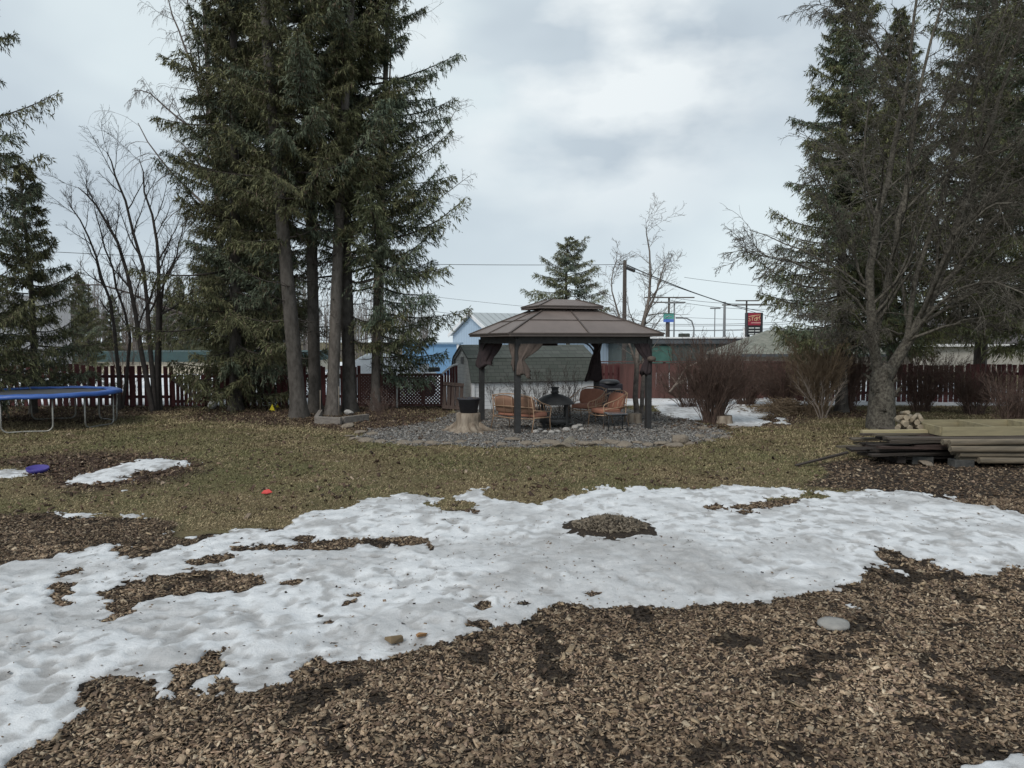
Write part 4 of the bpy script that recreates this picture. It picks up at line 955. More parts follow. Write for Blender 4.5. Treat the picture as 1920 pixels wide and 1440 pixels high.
m = MB(); m.box((0, 0, .415), (.46, .42, .02)); m.build('tabletop', mat('table_glass', (.10, .12, .14), (.07, .08, .09), scale=3, rough=.2, spec=.6), t, bevel=.004)
for sx in (-1, 1):
    for sy in (-1, 1): MB().tube([(sx * .205, sy * .185, .404), (sx * .215, sy * .195, .2), (sx * .22, sy * .20, 0)], .011, 6).build('leg', blk, t)
m = MB(); m.tube([(-.20, -.18, .38), (.20, -.18, .38), (.20, .18, .38), (-.20, .18, .38), (-.20, -.18, .38)], .009, 6); m.build('apron', blk, t)
# fire pit
t = thing('fire_pit', 'round black domed fire pit with mesh sides and a chimney cap', 'fire pit', (1.02, 17.75, 0), .2); t.scale = (1.12, 1.12, 1.08)
iron = mat('black_iron', (.045, .046, .047), (.025, .025, .026), scale=9, rough=.6)
m = MB(); m.lathe([(.41, .52), (.42, .535), (.40, .555), (.33, .64), (.22, .70), (.12, .735), (.085, .74)], 28); m.lathe([(.405, .52), (.08, .70)], 28); m.build('dome', iron, t)
m = MB(); m.lathe([(.075, .735), (.075, .77), (.10, .775), (.10, .79), (.07, .80), (.07, .86), (.10, .87), (.09, .89), (.0, .905)], 16); m.build('chimney_cap', iron, t)
m = MB(); m.lathe([(.31, .10), (.33, .12), (.33, .20), (.30, .22), (0, .21)], 28); m.build('fire_bowl', iron, t)
m = MB()
for k in range(36):
    a = 2 * math.pi * k / 36; b2 = a + .5
    m.tube([(.335 * math.cos(a), .335 * math.sin(a), .2), (.335 * math.cos((a + b2) / 2), .335 * math.sin((a + b2) / 2), .36), (.335 * math.cos(b2), .335 * math.sin(b2), .52)], .0035, 4)
    m.tube([(.335 * math.cos(a), .335 * math.sin(a), .2), (.335 * math.cos(a - .25), .335 * math.sin(a - .25), .36), (.335 * math.cos(a - .5), .335 * math.sin(a - .5), .52)], .0035, 4)
m.build('mesh_screen', iron, t)
for k in range(4):
    a = k * math.pi / 2 + .6; m = MB(); m.bar((.34 * math.cos(a), .34 * math.sin(a), 0), (.34 * math.cos(a), .34 * math.sin(a), .53), .06, .02, up=(math.cos(a), math.sin(a), 0)); m.build('leg', iron, t)
# ------------------------------------------------------------------ rocks
stonem = mat('tan_flagstone', (.27, .225, .175), (.15, .125, .10), scale=7, rough=.9, bump=.6, bscale=25)
whitem = mat('pale_stone', (.48, .46, .43), (.28, .265, .25), scale=6, rough=.9, bump=.5)
def rock_mesh(seed, flat=.35, sub=2, rough_=.16):
    import bmesh
    rg = np.random.default_rng(seed); bm = bmesh.new(); bmesh.ops.create_icosphere(bm, subdivisions=sub, radius=1)
    pl = rg.normal(size=(7, 3)); pl /= np.linalg.norm(pl, axis=1, keepdims=True); of = rg.uniform(.55, .9, 7)
    for v in bm.verts:
        p = np.array(v.co)
        for q, o_ in zip(pl, of):
            dd = p @ q - o_
            if dd > 0: p = p - q * dd * .9
        v.co = p * np.array((1, 1, flat)) * (1 + rg.normal(0, rough_ * .25))
    me = bpy.data.meshes.new('rock'); bm.to_mesh(me); bm.free(); return me
def rock(name, label, x_, y_, s, me, m, group=None, z=None, sc3=(1, 1, 1)):
    o = bpy.data.objects.new(name, me); C.objects.link(o)
    if not me.materials: me.materials.append(m)
    o.location = (x_, y_, s * .12 if z is None else z); o.scale = (s * sc3[0], s * sc3[1], s * sc3[2]); o.rotation_euler = (rf.normal(0, .1), rf.normal(0, .1), rf.uniform(0, 6.28))
    return tag(o, label, 'stone', group)
rm = [rock_mesh(k, .32) for k in range(5)]; wm = [rock_mesh(20 + k, .6) for k in range(3)]
edge = [(672, 828), (690, 831), (712, 833), (735, 832), (758, 835), (785, 834), (812, 836), (838, 836), (862, 834), (890, 836), (915, 835), (940, 838), (962, 829), (985, 836), (1010, 838), (1030, 834), (1055, 840), (1078, 832), (1100, 838), (1122, 835), (1148, 834), (1170, 839), (1195, 834), (1215, 838), (1240, 836), (1262, 840), (1292, 836), (1312, 822), (1330, 830), (1345, 818), (1362, 824), (1378, 806), (700, 818), (676, 815), (655, 822), (1320, 808)]
for k, (px, py) in enumerate(edge):
    x_, y_ = G(px, py - 3); rock('edging_stone', 'flat tan stone set along the grass edge of the gravel', x_, y_, rf.uniform(.10, .24), rm[k % 5], stonem, 'flat stones edging the gravel', z=.015)
x_, y_ = G(1275, 832); rock('boulder', 'pointed buff rock standing at the gravel edge past the gazebo end post', x_, y_, .17, rock_mesh(33, .9), stonem, z=.07)
x_, y_ = G(1068, 830); rock('boulder', 'low rounded buff rock in the gravel edge below the fire pit', x_, y_, .17, rock_mesh(34, .6), mat('buff_rock', (.24, .215, .17), (.15, .13, .105), scale=6, bump=.5), z=.03)
for k, (px, py) in enumerate([(1012, 808), (1000, 803), (1022, 812), (1045, 812), (1062, 808), (1078, 804), (1086, 801), (1034, 813), (1090, 808), (1004, 812)]):
    x_, y_ = G(px, py); rock('pit_stone', 'pale rough stone in the ring around the fire pit', x_, y_, rf.uniform(.07, .12), wm[k % 3], whitem, 'pale stones ringing the fire pit', z=.03)
# ------------------------------------------------------------------ stump, pot
sx_, sy_ = X(878, 16.95), 16.95
t = thing('tree_stump', 'weathered pale stump with flaring roots holding the dark pot', 'stump', (sx_, sy_, 0))
rs = np.random.default_rng(4); ph = rs.uniform(0, 6.28, 3)
stm = mat('weathered_wood', (.32, .27, .215), (.15, .115, .085), scale=5, rough=.95, bump=.9, bscale=18, stretch=(1.6, 1.6, .35))
m = MB(); m.lathe([(.52, -.05), (.42, .02), (.335, .08), (.29, .16), (.275, .28), (.27, .42), (.25, .43), (0, .435)], 60,
    fr=lambda a, z: 1 + (.26 * max(0, math.sin(5 * a + ph[0])) ** 2 * max(0, 1 - z / .2) if z < .2 else 0) - (.12 * max(0, math.sin(5 * a + ph[0] + 2.6)) * max(0, 1 - z / .3)) + .03 * math.sin(13 * a + ph[1]) + .02 * math.sin(23 * a))
m.build('stump_body', stm, t)
for a0, l_ in ((-.35, .75), (2.9, .62), (-1.2, .5)):
    MB().tube([(.22 * math.cos(a0), .22 * math.sin(a0), .16), (.42 * math.cos(a0), .42 * math.sin(a0), .06), (l_ * math.cos(a0 + .15), l_ * math.sin(a0 + .15), -.01)], [.10, .07, .02], 9).build('root', stm, t)
t = thing('flower_pot', 'dark flared planter pot of soil standing on the stump', 'pot', (sx_ + .01, sy_ - .02, .437))
potm = mat('dark_pot', (.035, .035, .042), (.05, .05, .058), scale=5, rough=.7)
m = MB(); m.lathe([(.0, .0), (.195, .0), (.245, .29), (.265, .295), (.27, .33), (.25, .33), (.235, .29), (.0, .285)], 32); m.build('pot_body', potm, t)
ps = NB(); n = 26; aa = rs.uniform(0, 6.28, n); q0 = np.stack([.15 * np.cos(aa), .15 * np.sin(aa), np.full(n, .28)], 1); q1 = q0 * [1.3, 1.3, 1] + np.stack([rs.normal(0, .04, n), rs.normal(0, .04, n), rs.uniform(.02, .10, n)], 1)
V, F = tubes(np.stack([q0, (q0 + q1) / 2, q1], 1), np.full((n, 3), .004), 3); ps.add(V, F); ps.build('dead_plant', tan_m, t)
def stump(label, px, Y, r, h, pale=True):
    m = MB(); m.lathe([(r * 1.15, -.03), (r * 1.05, .04), (r, h * .5), (r * .97, h), (0, h + .005)], 24, (0, 0, 0), fr=lambda a, z: 1 + .05 * math.sin(5 * a) + .03 * math.sin(11 * a))
    return tag(m.build('tree_stump', stm, loc=(X(px, Y), Y, 0)), label, 'stump')
stump('short grey stump at the foot of the pale slender tree', 1188, 18.7, .22, .24)
stump('low stump end near the wide rounded shrub by the snow', 1357, 18.6, .24, .20)
# ------------------------------------------------------------------ white shed
def siding(name, c, sp=.11, c2=None):
    m, nt, b = new_mat(name); b.inputs['Roughness'].default_value = .6
    tc = nt.nodes.new('ShaderNodeTexCoord'); s = nt.nodes.new('ShaderNodeSeparateXYZ'); L(nt, tc.outputs['Object'], s.inputs[0])
    a = nt.nodes.new('ShaderNodeMath'); a.operation = 'DIVIDE'; a.inputs[1].default_value = sp; L(nt, s.outputs[2], a.inputs[0])
    f = nt.nodes.new('ShaderNodeMath'); f.operation = 'FRACT'; L(nt, a.outputs[0], f.inputs[0])
    r = nt.nodes.new('ShaderNodeValToRGB'); e = r.color_ramp.elements; e[0].position = .0; e[0].color = (*[v * .45 for v in c], 1); e[1].position = .14; e[1].color = (*c, 1)
    L(nt, f.outputs[0], r.inputs[0])
    nz = nt.nodes.new('ShaderNodeTexNoise'); nz.inputs['Scale'].default_value = 2.5; nz.inputs['Detail'].default_value = 5; L(nt, tc.outputs['Object'], nz.inputs['Vector'])
    mr = nt.nodes.new('ShaderNodeMapRange'); mr.inputs[1].default_value = .3; mr.inputs[2].default_value = .7; mr.inputs[3].default_value = .82; mr.inputs[4].default_value = 1.05; L(nt, nz.outputs['Fac'], mr.inputs[0])
    mx = nt.nodes.new('ShaderNodeMix'); mx.data_type = 'RGBA'; mx.blend_type = 'MULTIPLY'; mx.inputs[0].default_value = 1; L(nt, r.outputs[0], mx.inputs[6]); L(nt, mr.outputs[0], mx.inputs[7])
    L(nt, mx.outputs[2], b.inputs['Base Color']); bp = nt.nodes.new('ShaderNodeBump'); bp.inputs['Distance'].default_value = .012; bp.inputs['Strength'].default_value = .8; L(nt, f.outputs[0], bp.inputs['Height']); L(nt, bp.outputs[0], b.inputs['Normal'])
    return m
def brickmat(name, c1, c2, cm, sx, sy, rough=.9, axis='XZ'):
    m, nt, b = new_mat(name); b.inputs['Roughness'].default_value = rough
    tc = nt.nodes.new('ShaderNodeTexCoord'); s = nt.nodes.new('ShaderNodeSeparateXYZ'); L(nt, tc.outputs['Object'], s.inputs[0]); cb = nt.nodes.new('ShaderNodeCombineXYZ')
    L(nt, s.outputs[0], cb.inputs[0]); L(nt, s.outputs[2], cb.inputs[1])
    br = nt.nodes.new('ShaderNodeTexBrick'); br.inputs['Color1'].default_value = (*c1, 1); br.inputs['Color2'].default_value = (*c2, 1); br.inputs['Mortar'].default_value = (*cm, 1)
    br.inputs['Scale'].default_value = 1; br.inputs['Brick Width'].default_value = sx; br.inputs['Row Height'].default_value = sy; br.inputs['Mortar Size'].default_value = .008
    L(nt, cb.outputs[0], br.inputs['Vector']); L(nt, br.outputs['Color'], b.inputs['Base Color']); return m
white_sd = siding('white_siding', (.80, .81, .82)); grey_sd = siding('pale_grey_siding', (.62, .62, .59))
shing = brickmat('green_shingle', (.062, .072, .062), (.088, .095, .085), (.04, .045, .04), .28, .11)
trimw = mat('white_trim', (.78, .78, .78), (.68, .68, .68), scale=3, rough=.5)
t = thing('garden_shed', 'small white-sided shed with green shingled gambrel roof behind the gazebo', 'shed', (X(887, 22.4), 22.4, 0), .335)
SW, SD = 4.05, 2.35; E0, K0, TP = .86, 1.50, 1.90
gam = [(0, E0), (.28, K0), (SD / 2, TP), (SD - .28, K0), (SD, E0)]
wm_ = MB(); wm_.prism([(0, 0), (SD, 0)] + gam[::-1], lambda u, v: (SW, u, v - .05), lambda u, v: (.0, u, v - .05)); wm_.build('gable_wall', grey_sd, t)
MB().box((SW / 2, -.012, .42), (SW - .10, .02, .88)).build('front_wall', white_sd, t)
rfm = MB(); op = .06
def slab(m, a, b_, x0, x1, th=.05):
    a = Vector((0, *a)); b_ = Vector((0, *b_)); d = (b_ - a).normalized(); n = Vector((0, -d.z, d.y)) * th
    v = [(x0, a.y, a.z), (x1, a.y, a.z), (x1, b_.y, b_.z), (x0, b_.y, b_.z)]; v2 = [(p[0], p[1] + n.y, p[2] + n.z) for p in v]
    m.add(v + v2, [(0, 1, 2, 3), (7, 6, 5, 4), (0, 4, 5, 1), (1, 5, 6, 2), (2, 6, 7, 3), (3, 7, 4, 0)])
gx_ = [(-.07, E0 - .06)] + gam[1:4] + [(SD + .07, E0 - .06)]
for a, b_ in zip(gx_, gx_[1:]): slab(rfm, a, b_, -.09, SW + .09)
rfm.build('roof', shing, t)
for x_ in (-.012, SW + .012):
    for y_ in (-.015, SD): MB().box((x_, y_, .42), (.09, .09, .90)).build('corner_trim', trimw, t)
for a, b_ in zip(gam, gam[1:]): MB().bar((-.045, a[0], a[1] - .03), (-.045, b_[0], b_[1] - .03), .04, .08).build('rake_trim', mat('grey_trim', (.3, .3, .3)) if a == gam[0] else bpy.data.materials['grey_trim'], t)
MB().box((-.02, SD / 2, 1.45), (.03, .24, .22)).build('gable_vent', mat('vent_grey', (.22, .22, .22), scale=30), t)
# leaning pallet
t = thing('pallet', 'weathered brown slatted pallet leaning against the shed side', 'pallet', (X(848, 22.1), 22.1, 0), .25)
brw = mat('old_brown_board', (.125, .085, .07), (.07, .05, .042), scale=5, rough=.9, bump=.5, stretch=(6, 1, 1)); Mx = Matrix.Rotation(R_(-24), 3, 'X') @ Matrix.Rotation(R_(6), 3, 'Y')
for k in range(5): m = MB(); m.box(Mx @ Vector((-.26 + .13 * k, 0, .45)), (.10, .02, .86), M=Mx); m.build('slat', brw, t)
for z_ in (.08, .82): MB().box(Mx @ Vector((0, -.028, z_)), (.64, .03, .11), M=Mx).build('crosspiece', brw, t)
# ------------------------------------------------------------------ buildings beyond
blue_c = siding('x', (.1, .1, .1)); bpy.data.materials.remove(blue_c)
def ribbed(name, c, sp=.3, ax=0, dark=.6, c2=None, rough=.5):
    m, nt, b = new_mat(name); b.inputs['Roughness'].default_value = rough
    tc = nt.nodes.new('ShaderNodeTexCoord'); s = nt.nodes.new('ShaderNodeSeparateXYZ'); L(nt, tc.outputs['Object'], s.inputs[0])
    ad = nt.nodes.new('ShaderNodeMath'); ad.operation = 'ADD'; L(nt, s.outputs[0], ad.inputs[0])
    if ax == 2: L(nt, s.outputs[1], ad.inputs[1])
    else: ad.inputs[1].default_value = 0
    a = nt.nodes.new('ShaderNodeMath'); a.operation = 'DIVIDE'; a.inputs[1].default_value = sp; L(nt, ad.outputs[0], a.inputs[0])
    f = nt.nodes.new('ShaderNodeMath'); f.operation = 'FRACT'; L(nt, a.outputs[0], f.inputs[0])
    r = nt.nodes.new('ShaderNodeValToRGB'); e = r.color_ramp.elements; e[0].position = .0; e[0].color = (*[v * dark for v in c], 1); e[1].position = .22; e[1].color = (*c, 1)
    L(nt, f.outputs[0], r.inputs[0]); L(nt, r.outputs[0], b.inputs['Base Color'])
    bp = nt.nodes.new('ShaderNodeBump'); bp.inputs['Distance'].default_value = .03; L(nt, f.outputs[0], bp.inputs['Height']); L(nt, bp.outputs[0], b.inputs['Normal']); return m
lb = ribbed('pale_blue_metal', (.36, .46, .57), .28, 2); mb_ = mat('blue_wall', (.16, .30, .47), (.14, .265, .42), scale=.8, rough=.6); mr_ = ribbed('grey_metal_roof', (.36, .39, .40), .55, 0, .5)
def gable_house(name, label, cat, loc, rz, Lx, Dy, He, Hp, wallm, roofm_, trimm, ov=.25, wins=(), door=None):
    """ridge along local x; gable ends at x=0 and x=Lx; front wall is y=0"""
    t = thing(name, label, cat, loc, rz)
    m = MB(); m.prism([(0, 0), (Dy, 0), (Dy, He), (Dy / 2, Hp), (0, He)], lambda u, v: (Lx, u, v - .05), lambda u, v: (0, u, v - .05)); m.build('wall', wallm, t)
    m = MB(); sl = (Hp - He) / (Dy / 2)
    slab(m, (-ov, He - ov * sl + .02), (Dy / 2, Hp + .02), -ov, Lx + ov, .12); slab(m, (Dy / 2, Hp + .02), (Dy + ov, He - ov * sl + .02), -ov, Lx + ov, .12); m.build('roof', roofm_, t)
    for xx in (-ov - .02, Lx + ov + .02):
        m = MB(); m.bar((xx, -ov, He - ov * sl + .02), (xx, Dy / 2, Hp + .06), .06, .24); m.bar((xx, Dy / 2, Hp + .06), (xx, Dy + ov, He - ov * sl + .02), .06, .24); m.build('rake_trim', trimm, t)
    MB().box((Lx / 2, -ov - .05, He - ov * sl + .02), (Lx + 2 * ov, .08, .16)).build('gutter', trimm, t)
    for (x0, x1, z0, z1) in wins:
        f = MB().box(((x0 + x1) / 2, -.03, (z0 + z1) / 2), (x1 - x0, .08, z1 - z0)).build('window', trimw, t)
        MB().box(((x0 + x1) / 2, -.075, (z0 + z1) / 2), (x1 - x0 - .14, .02, z1 - z0 - .14)).build('pane', glassm, f)
    return t
glassm = mat('window_glass', (.05, .06, .07), (.03, .035, .04), scale=1, rough=.1, spec=.8)
t = gable_house('metal_building', 'pale blue ribbed metal building with grey metal roof and white gable trim', 'building', (X(925, 50), 50, 0), .50, 12.0, 6.6, 2.55, 3.95, lb, mr_, trimw)
MB().box((11.99, -.02, 1.2), (.1, .1, 2.6)).build('corner_trim', trimw, t)
t = thing('blue_shed', 'flat-topped plain blue building seen under the spruce boughs', 'building', (X(755, 44), 44, 0), .03)
W_ = X(858, 44) - X(755, 44)
m = MB(); m.box((W_ / 2, 2.5, .92), (W_, 5, 1.94)); m.build('wall', mb_, t); MB().box((W_ / 2, 2.5, 1.93), (W_ + .3, 5.3, .10)).build('roof', mat('blue_roof_edge', (.30, .40, .50), scale=2), t)
MB().box((W_ + .02, -.04, .92), (.14, .1, 1.9)).build('corner_trim', trimw, t)
# long dark building
dk = mat('dark_green_wall', (.055, .07, .065), (.04, .05, .048), scale=1.5, rough=.8); dkr = mat('dark_grey_roof', (.085, .092, .10), (.06, .065, .07), scale=2)
t = thing('long_building', 'long low dark building with a white roof edge behind the gazebo and shrubs', 'building', (X(1165, 48), 48, 0), 0)
W_ = X(1445, 48) - X(1165, 48)
MB().box((W_ / 2, 4, .92), (W_, 8, 1.94)).build('wall', dk, t); MB().box((W_ / 2, 4, 2.07), (W_ + .5, 8.5, .34)).build('roof', dkr, t); MB().box((W_ / 2, -.29, 2.28), (W_ + .54, .1, .09)).build('roof_edge', trimw, t)
MB().box((W_ * .26, -.02, 1.2), (1.5, .1, 1.1)).build('wall_panel', mat('green_panel', (.05, .12, .10), scale=2), t)
for x0 in (7.0, 7.75, 8.5): 
    f = MB().box((x0, -.03, 1.2), (.62, .08, 1.1)).build('window', trimw, t); MB().box((x0, -.075, 1.2), (.5, .02, .98)).build('pane', glassm, f)
t = thing('house', 'tan house with mossy grey hipped shingle roof beyond the plain board fence', 'house', (X(1392, 38), 38, 0))
MB().box((4.6, 3.5, .7), (8.4, 6.6, 1.5)).build('wall', mat('tan_wall', (.20, .17, .14), (.15, .125, .10), scale=2), t)
m = MB(); m.add([(0, 0, 1.42), (9.2, 0, 1.42), (9.2, 7, 1.42), (0, 7, 1.42), (2.4, 3.5, 2.66), (6.8, 3.5, 2.66), (0, 0, 1.30), (9.2, 0, 1.30), (9.2, 7, 1.30), (0, 7, 1.30)],
  [(0, 1, 5, 4), (1, 2, 5), (2, 3, 4, 5), (3, 0, 4), (6, 7, 1, 0), (7, 8, 2, 1), (8, 9, 3, 2), (9, 6, 0, 3), (9, 8, 7, 6)]); m.build('roof', mat('mossy_shingle', (.24, .235, .20), (.12, .13, .105), scale=3, detail=8), t)
MB().box((4.6, -.06, 1.34), (9.3, .08, .13)).build('gutter', dkr, t)
t = gable_house('house', 'pale house mostly hidden by the spruces over the timber stack', 'house', (X(1700, 48), 48, 0), .05, 11, 7, 1.9, 3.6, mat('cream_wall', (.42, .40, .36), scale=2), mat('dark_shingle', (.10, .09, .09), scale=3), trimw)
# green fascia building, left
t = thing('long_building', 'long cream building with a teal green roof band beyond the picket fence', 'building', (X(150, 46), 46, 0), 0)
W_ = X(560, 46) - X(150, 46)
MB().box((W_ / 2, 4, .6), (W_, 8, 1.3)).build('wall', mat('cream_wall_far', (.52, .46, .36), (.46, .41, .33), scale=1), t)
MB().box((W_ / 2, 4, 1.10), (W_ + .4, 8.4, .62)).build('roof', mat('teal_roof_band', (.045, .082, .083), (.04, .066, .068), scale=2), t)
# large pale building far left
t = thing('warehouse', 'large pale windowless building behind the short spruce and trampoline', 'building', (X(-620, 42), 42, 0), 0)
W_ = X(-100, 42) - X(-620, 42)
MB().box((W_ / 2, 6, 2.5), (W_, 12, 5.1)).build('wall', ribbed('pale_pink_metal', (.50, .47, .46), .4, 2, .85), t); MB().box((W_ / 2, 6, 5.1), (W_ + .4, 12.4, .16)).build('roof', trimw, t)
# snow heap behind the lattice
import bmesh
bm = bmesh.new(); bmesh.ops.create_icosphere(bm, subdivisions=5, radius=1)
for v in bm.verts:
    f = 1 + .22 * (float(fbm(np.array([v.co.x * 2.2 + 4]), np.array([v.co.y * 2.2 + v.co.z * 2]), 5, 4)[0]) - .5)
    v.co = Vector((v.co.x * 1.75 * f, v.co.y * 1.1 * f, max(v.co.z, -.1) * 1.62 * f))
me = bpy.data.meshes.new('snow_heap'); bm.to_mesh(me); bm.free(); me.polygons.foreach_set('use_smooth', [True] * len(me.polygons)); me.materials.append(bpy.data.materials['field_snow'])
tag(mesh_obj('snow_heap', me, None, (X(712, 30), 30, 0)), 'grimy white snow heap behind the lattice panels', 'snow heap')
# little white pickup glimpsed above the lattice
t = thing('snow_machine', 'white and black snow machine with a thin raised lever above the lattice', 'machine', (X(800, 27.5), 27.5, 0), .2)
MB().box((0, 0, .62), (.72, .9, .62)).build('body', mat('machine_white', (.65, .66, .68), scale=2), t, bevel=.08)
MB().box((-.1, 0, 1.08), (.34, .5, .26)).build('hood', mat('machine_white2', (.7, .7, .72), scale=2), t, bevel=.07)
MB().box((.26, 0, 1.02), (.42, .5, .16)).build('engine', blk, t, bevel=.03)
MB().tube([(.3, 0, 1.05), (.48, 0, 1.38)], .014, 6).build('lever', blk, t)
for y_ in (-.42, .42):
    m = MB(); m.tube([(0, y_ - .08, .28), (0, y_ + .08, .28)], .28, 20); m.build('wheel', blk, t)
# ------------------------------------------------------------------ poles, wires, signs
polem = mat('utility_pole_wood', (.10, .085, .075), (.06, .05, .045), scale=6, stretch=(1, 1, .2)); greyp = mat('grey_pole', (.20, .205, .21), (.15, .155, .16), scale=3)
def pole(label, px, pyt, Y, r, arms=(), m=polem, name='utility_pole'):
    z = P(px, pyt, Y)[2]; t = thing(name, label, 'pole', (X(px, Y), Y, 0))
    MB().tube([(0, 0, -.1), (0, 0, z * .5), (0, 0, z)], [r * 1.15, r * 1.05, r * .9], 10).build('post', m, t)
    for (py, w_) in arms:
        za = P(px, py, Y)[2]; MB().box((0, -r - .06, za), (w_, .10, .12)).build('crossarm', m, t)
    return t, z
t, zt_ = pole('nearest wooden utility pole with a service splice, rising behind the gazebo roof', 1170, 488, 33, .09)
sp = P(1181, 504, 32.8); o = MB().tube([(sp[0] - X(1170, 33) - .15, -.2, sp[2] + .05), (sp[0] - X(1170, 33) + .22, -.2, sp[2] - .10)], .075, 8).build('splice_box', blk, t)
pole('crossarm utility pole behind the small green and blue sign', 1253, 557, 75, .11, ((558, 5.0), (567, 3.2)))
pole('thin street pole beside the small green and blue sign', 1263, 565, 70, .07, ((568, 1.8),), greyp, 'street_pole')
pole('thick grey pole halfway to the red sign under the wire', 1357, 566, 60, .11, (), greyp, 'street_pole')
pole('twin-crossarm utility pole touching the red sign', 1398, 563, 78, .10, ((564, 2.4), (572, 5.2)))
pole('short white post on the roof line by the red sign', 1394, 614, 56, .07, (), trimw, 'white_post')
pole('hooked thin pole between the shrub tops and the thick grey pole', 1339, 577, 66, .045, ((578, .9),), greyp, 'street_pole')
# curved street lamp
t = thing('street_lamp', 'curved grey street lamp arching over the long dark building', 'street lamp', (X(1301, 62), 62, 0))
q = [P(1301, y_, 62) for y_ in (760, 640, 615)] + [P(1297, 602, 62), P(1288, 597, 62), P(1276, 596, 62)]
m = MB(); m.tube([(p[0] - X(1301, 62), 0, max(p[2], -.1)) for p in q], .06, 8); m.build('post', greyp, t)
MB().box((P(1273, 596, 62)[0] - X(1301, 62), 0, P(1273, 596, 62)[2]), (.5, .3, .14)).build('lamp_head', greyp, t)
wirem = mat('wire_black', (.03, .03, .035), scale=2)
def wire(label, a, b_, sag=.3, r=.018, g='overhead power wires'):
    a = Vector(P(*a)); b_ = Vector(P(*b_)); o = a.copy()
    pts = [a.lerp(b_, u) + Vector((0, 0, -sag * 4 * u * (1 - u))) - o for u in np.linspace(0, 1, 24)]
    w_ = MB().tube(pts, r * .75, 5).build('power_wire', wirem, loc=tuple(o)); return tag(w_, label, 'wire', g)
wire('wire running from the nearest utility pole back behind the spruce clump', (-80, 462, 30), (1166, 496, 33), .25, .016)
wire('thick wire sloping from the nearest utility pole down to the red sign', (1176, 497, 33), (1432, 584, 60), .30, .035)
wire('wire from the splice box sloping just under the thick one', (1184, 507, 33), (1560, 618, 64), .35, .02)
wire('faint high wire between small spruce and clump', (640, 533, 70), (1420, 600, 70), .6, .02)
wire('wire dropping to the pale blue metal building', (640, 552, 50), (884, 592, 52), .15, .02)
wire('faint wire over the thick grey pole ending in the tiered spruce', (1283, 520, 80), (1700, 545, 80), .5, .025)
wire('pair wire rising to the tiered spruce, upper one', (1253, 557, 75), (1640, 545, 75), 1.0, .028)
wire('pair wire rising to the tiered spruce, lower one', (1253, 562, 75), (1640, 552, 75), 1.2, .028)
for k, (yy, ss, w_) in enumerate([(598, .5, 'topmost'), (603, .4, 'second'), (609, .5, 'third'), (614, .3, 'lowest')]):
    wire(w_ + ' of the level wires crossing low behind the signs', (1050, yy + 1, 72), (1560, yy, 72), ss, .030)
# signs
def text(s, size, m, par, loc, name='lettering', shear=0, ext=.01):
    c = bpy.data.curves.new(name, 'FONT'); c.body = s; c.size = size; c.align_x = 'CENTER'; c.align_y = 'CENTER'; c.extrude = ext; c.shear = shear; c.materials.append(m)
    o = bpy.data.objects.new(name, c); C.objects.link(o); o.parent = par; o.location = loc; o.rotation_euler = (math.pi / 2, 0, 0); return o
Y = 62; x0, x1 = X(1400, Y), X(1429, Y); zt = P(0, 585, Y)[2]; zb = P(0, 627, Y)[2]; cxs = (x0 + x1) / 2
t = thing('pole_sign', 'tall black-framed sign with a red panel, yellow script and white letter rows', 'sign', (cxs, Y, 0))
wS = x1 - x0; MB().box((0, .35, (zt + zb) / 2 - .05), (wS, .7, zt - zb)).build('cabinet', blk, t)
for s in (-1, 1): MB().box((s * wS * .35, .35, .5 * zb), (.2, .2, zb)).build('leg', blk, t)
zr = zt - .08; hr = (zt - zb) * .55
MB().box((-.08, -.02, zr - hr / 2), (wS - .26, .05, hr)).build('red_panel', mat('sign_red', (.30, .03, .045), (.22, .02, .05), scale=1.5, rough=.4), t)
cream = mat('sign_cream', (.66, .50, .30), (.60, .40, .22), scale=2, rough=.5); wht = mat('sign_white', (.62, .64, .62), scale=2, rough=.5)
m = MB()   # sweeping script strokes
def st(*p): m.tube([(a * wS - .08, -.06, zr - b * hr) for a, b in p], .028, 6)
st((-.38, .30), (-.05, .22), (.38, .16)); st((-.28, .42), (-.36, .45), (-.32, .52), (-.24, .57), (-.30, .66), (-.38, .64)); st((-.18, .36), (-.10, .34), (.02, .30)); st((-.12, .34), (-.14, .55), (-.12, .66))
st((.10, .38), (.0, .48), (.0, .62), (.10, .62)); st((.16, .30), (.14, .48), (.12, .68)); st((.26, .36), (.15, .48), (.26, .66)); st((.36, .22), (.30, .45), (.38, .60))
m.build('script', cream, t)
MB().box((.06, -.055, zr - hr * .80), (wS * .62, .02, .07)).build('script_underline', mat('sign_pink', (.65, .35, .33), scale=2), t)
for k, (u0, u1) in enumerate([(-.36, -.02), (.06, .34)]):
    for r_ in range(3):
        MB().box(((u0 + u1) / 2 * wS - .06, -.02, zr - hr - .22 - r_ * .24), ((u1 - u0) * wS, .04, .09)).build('letter_row', wht, t)
Y = 68; x0, x1 = X(1243, Y), X(1262, Y); zt = P(0, 587, Y)[2]; zb = P(0, 604, Y)[2]; w_ = x1 - x0
t = thing('pole_sign', 'small square sign, green above blue, on a dark pole behind the pale slender tree', 'sign', ((x0 + x1) / 2, Y, 0))
MB().tube([(-.1, .15, -.1), (-.1, .15, zt - .05)], .12, 8).build('post', polem, t)
MB().box((0, 0, zt - (zt - zb) * .33), (w_, .16, (zt - zb) * .66)).build('green_panel', mat('sign_green', (.07, .26, .22), (.10, .32, .27), scale=3, rough=.4), t)
MB().box((0, 0, zb + (zt - zb) * .165), (w_, .165, (zt - zb) * .325)).build('blue_panel', mat('sign_blue', (.06, .12, .42), (.10, .18, .50), scale=3, rough=.4), t)
MB().tube([(-w_ * .3, -.10, zt - .38), (0, -.10, zt - .26), (w_ * .3, -.10, zt - .34)], .025, 5).build('pale_stroke', wht, t)
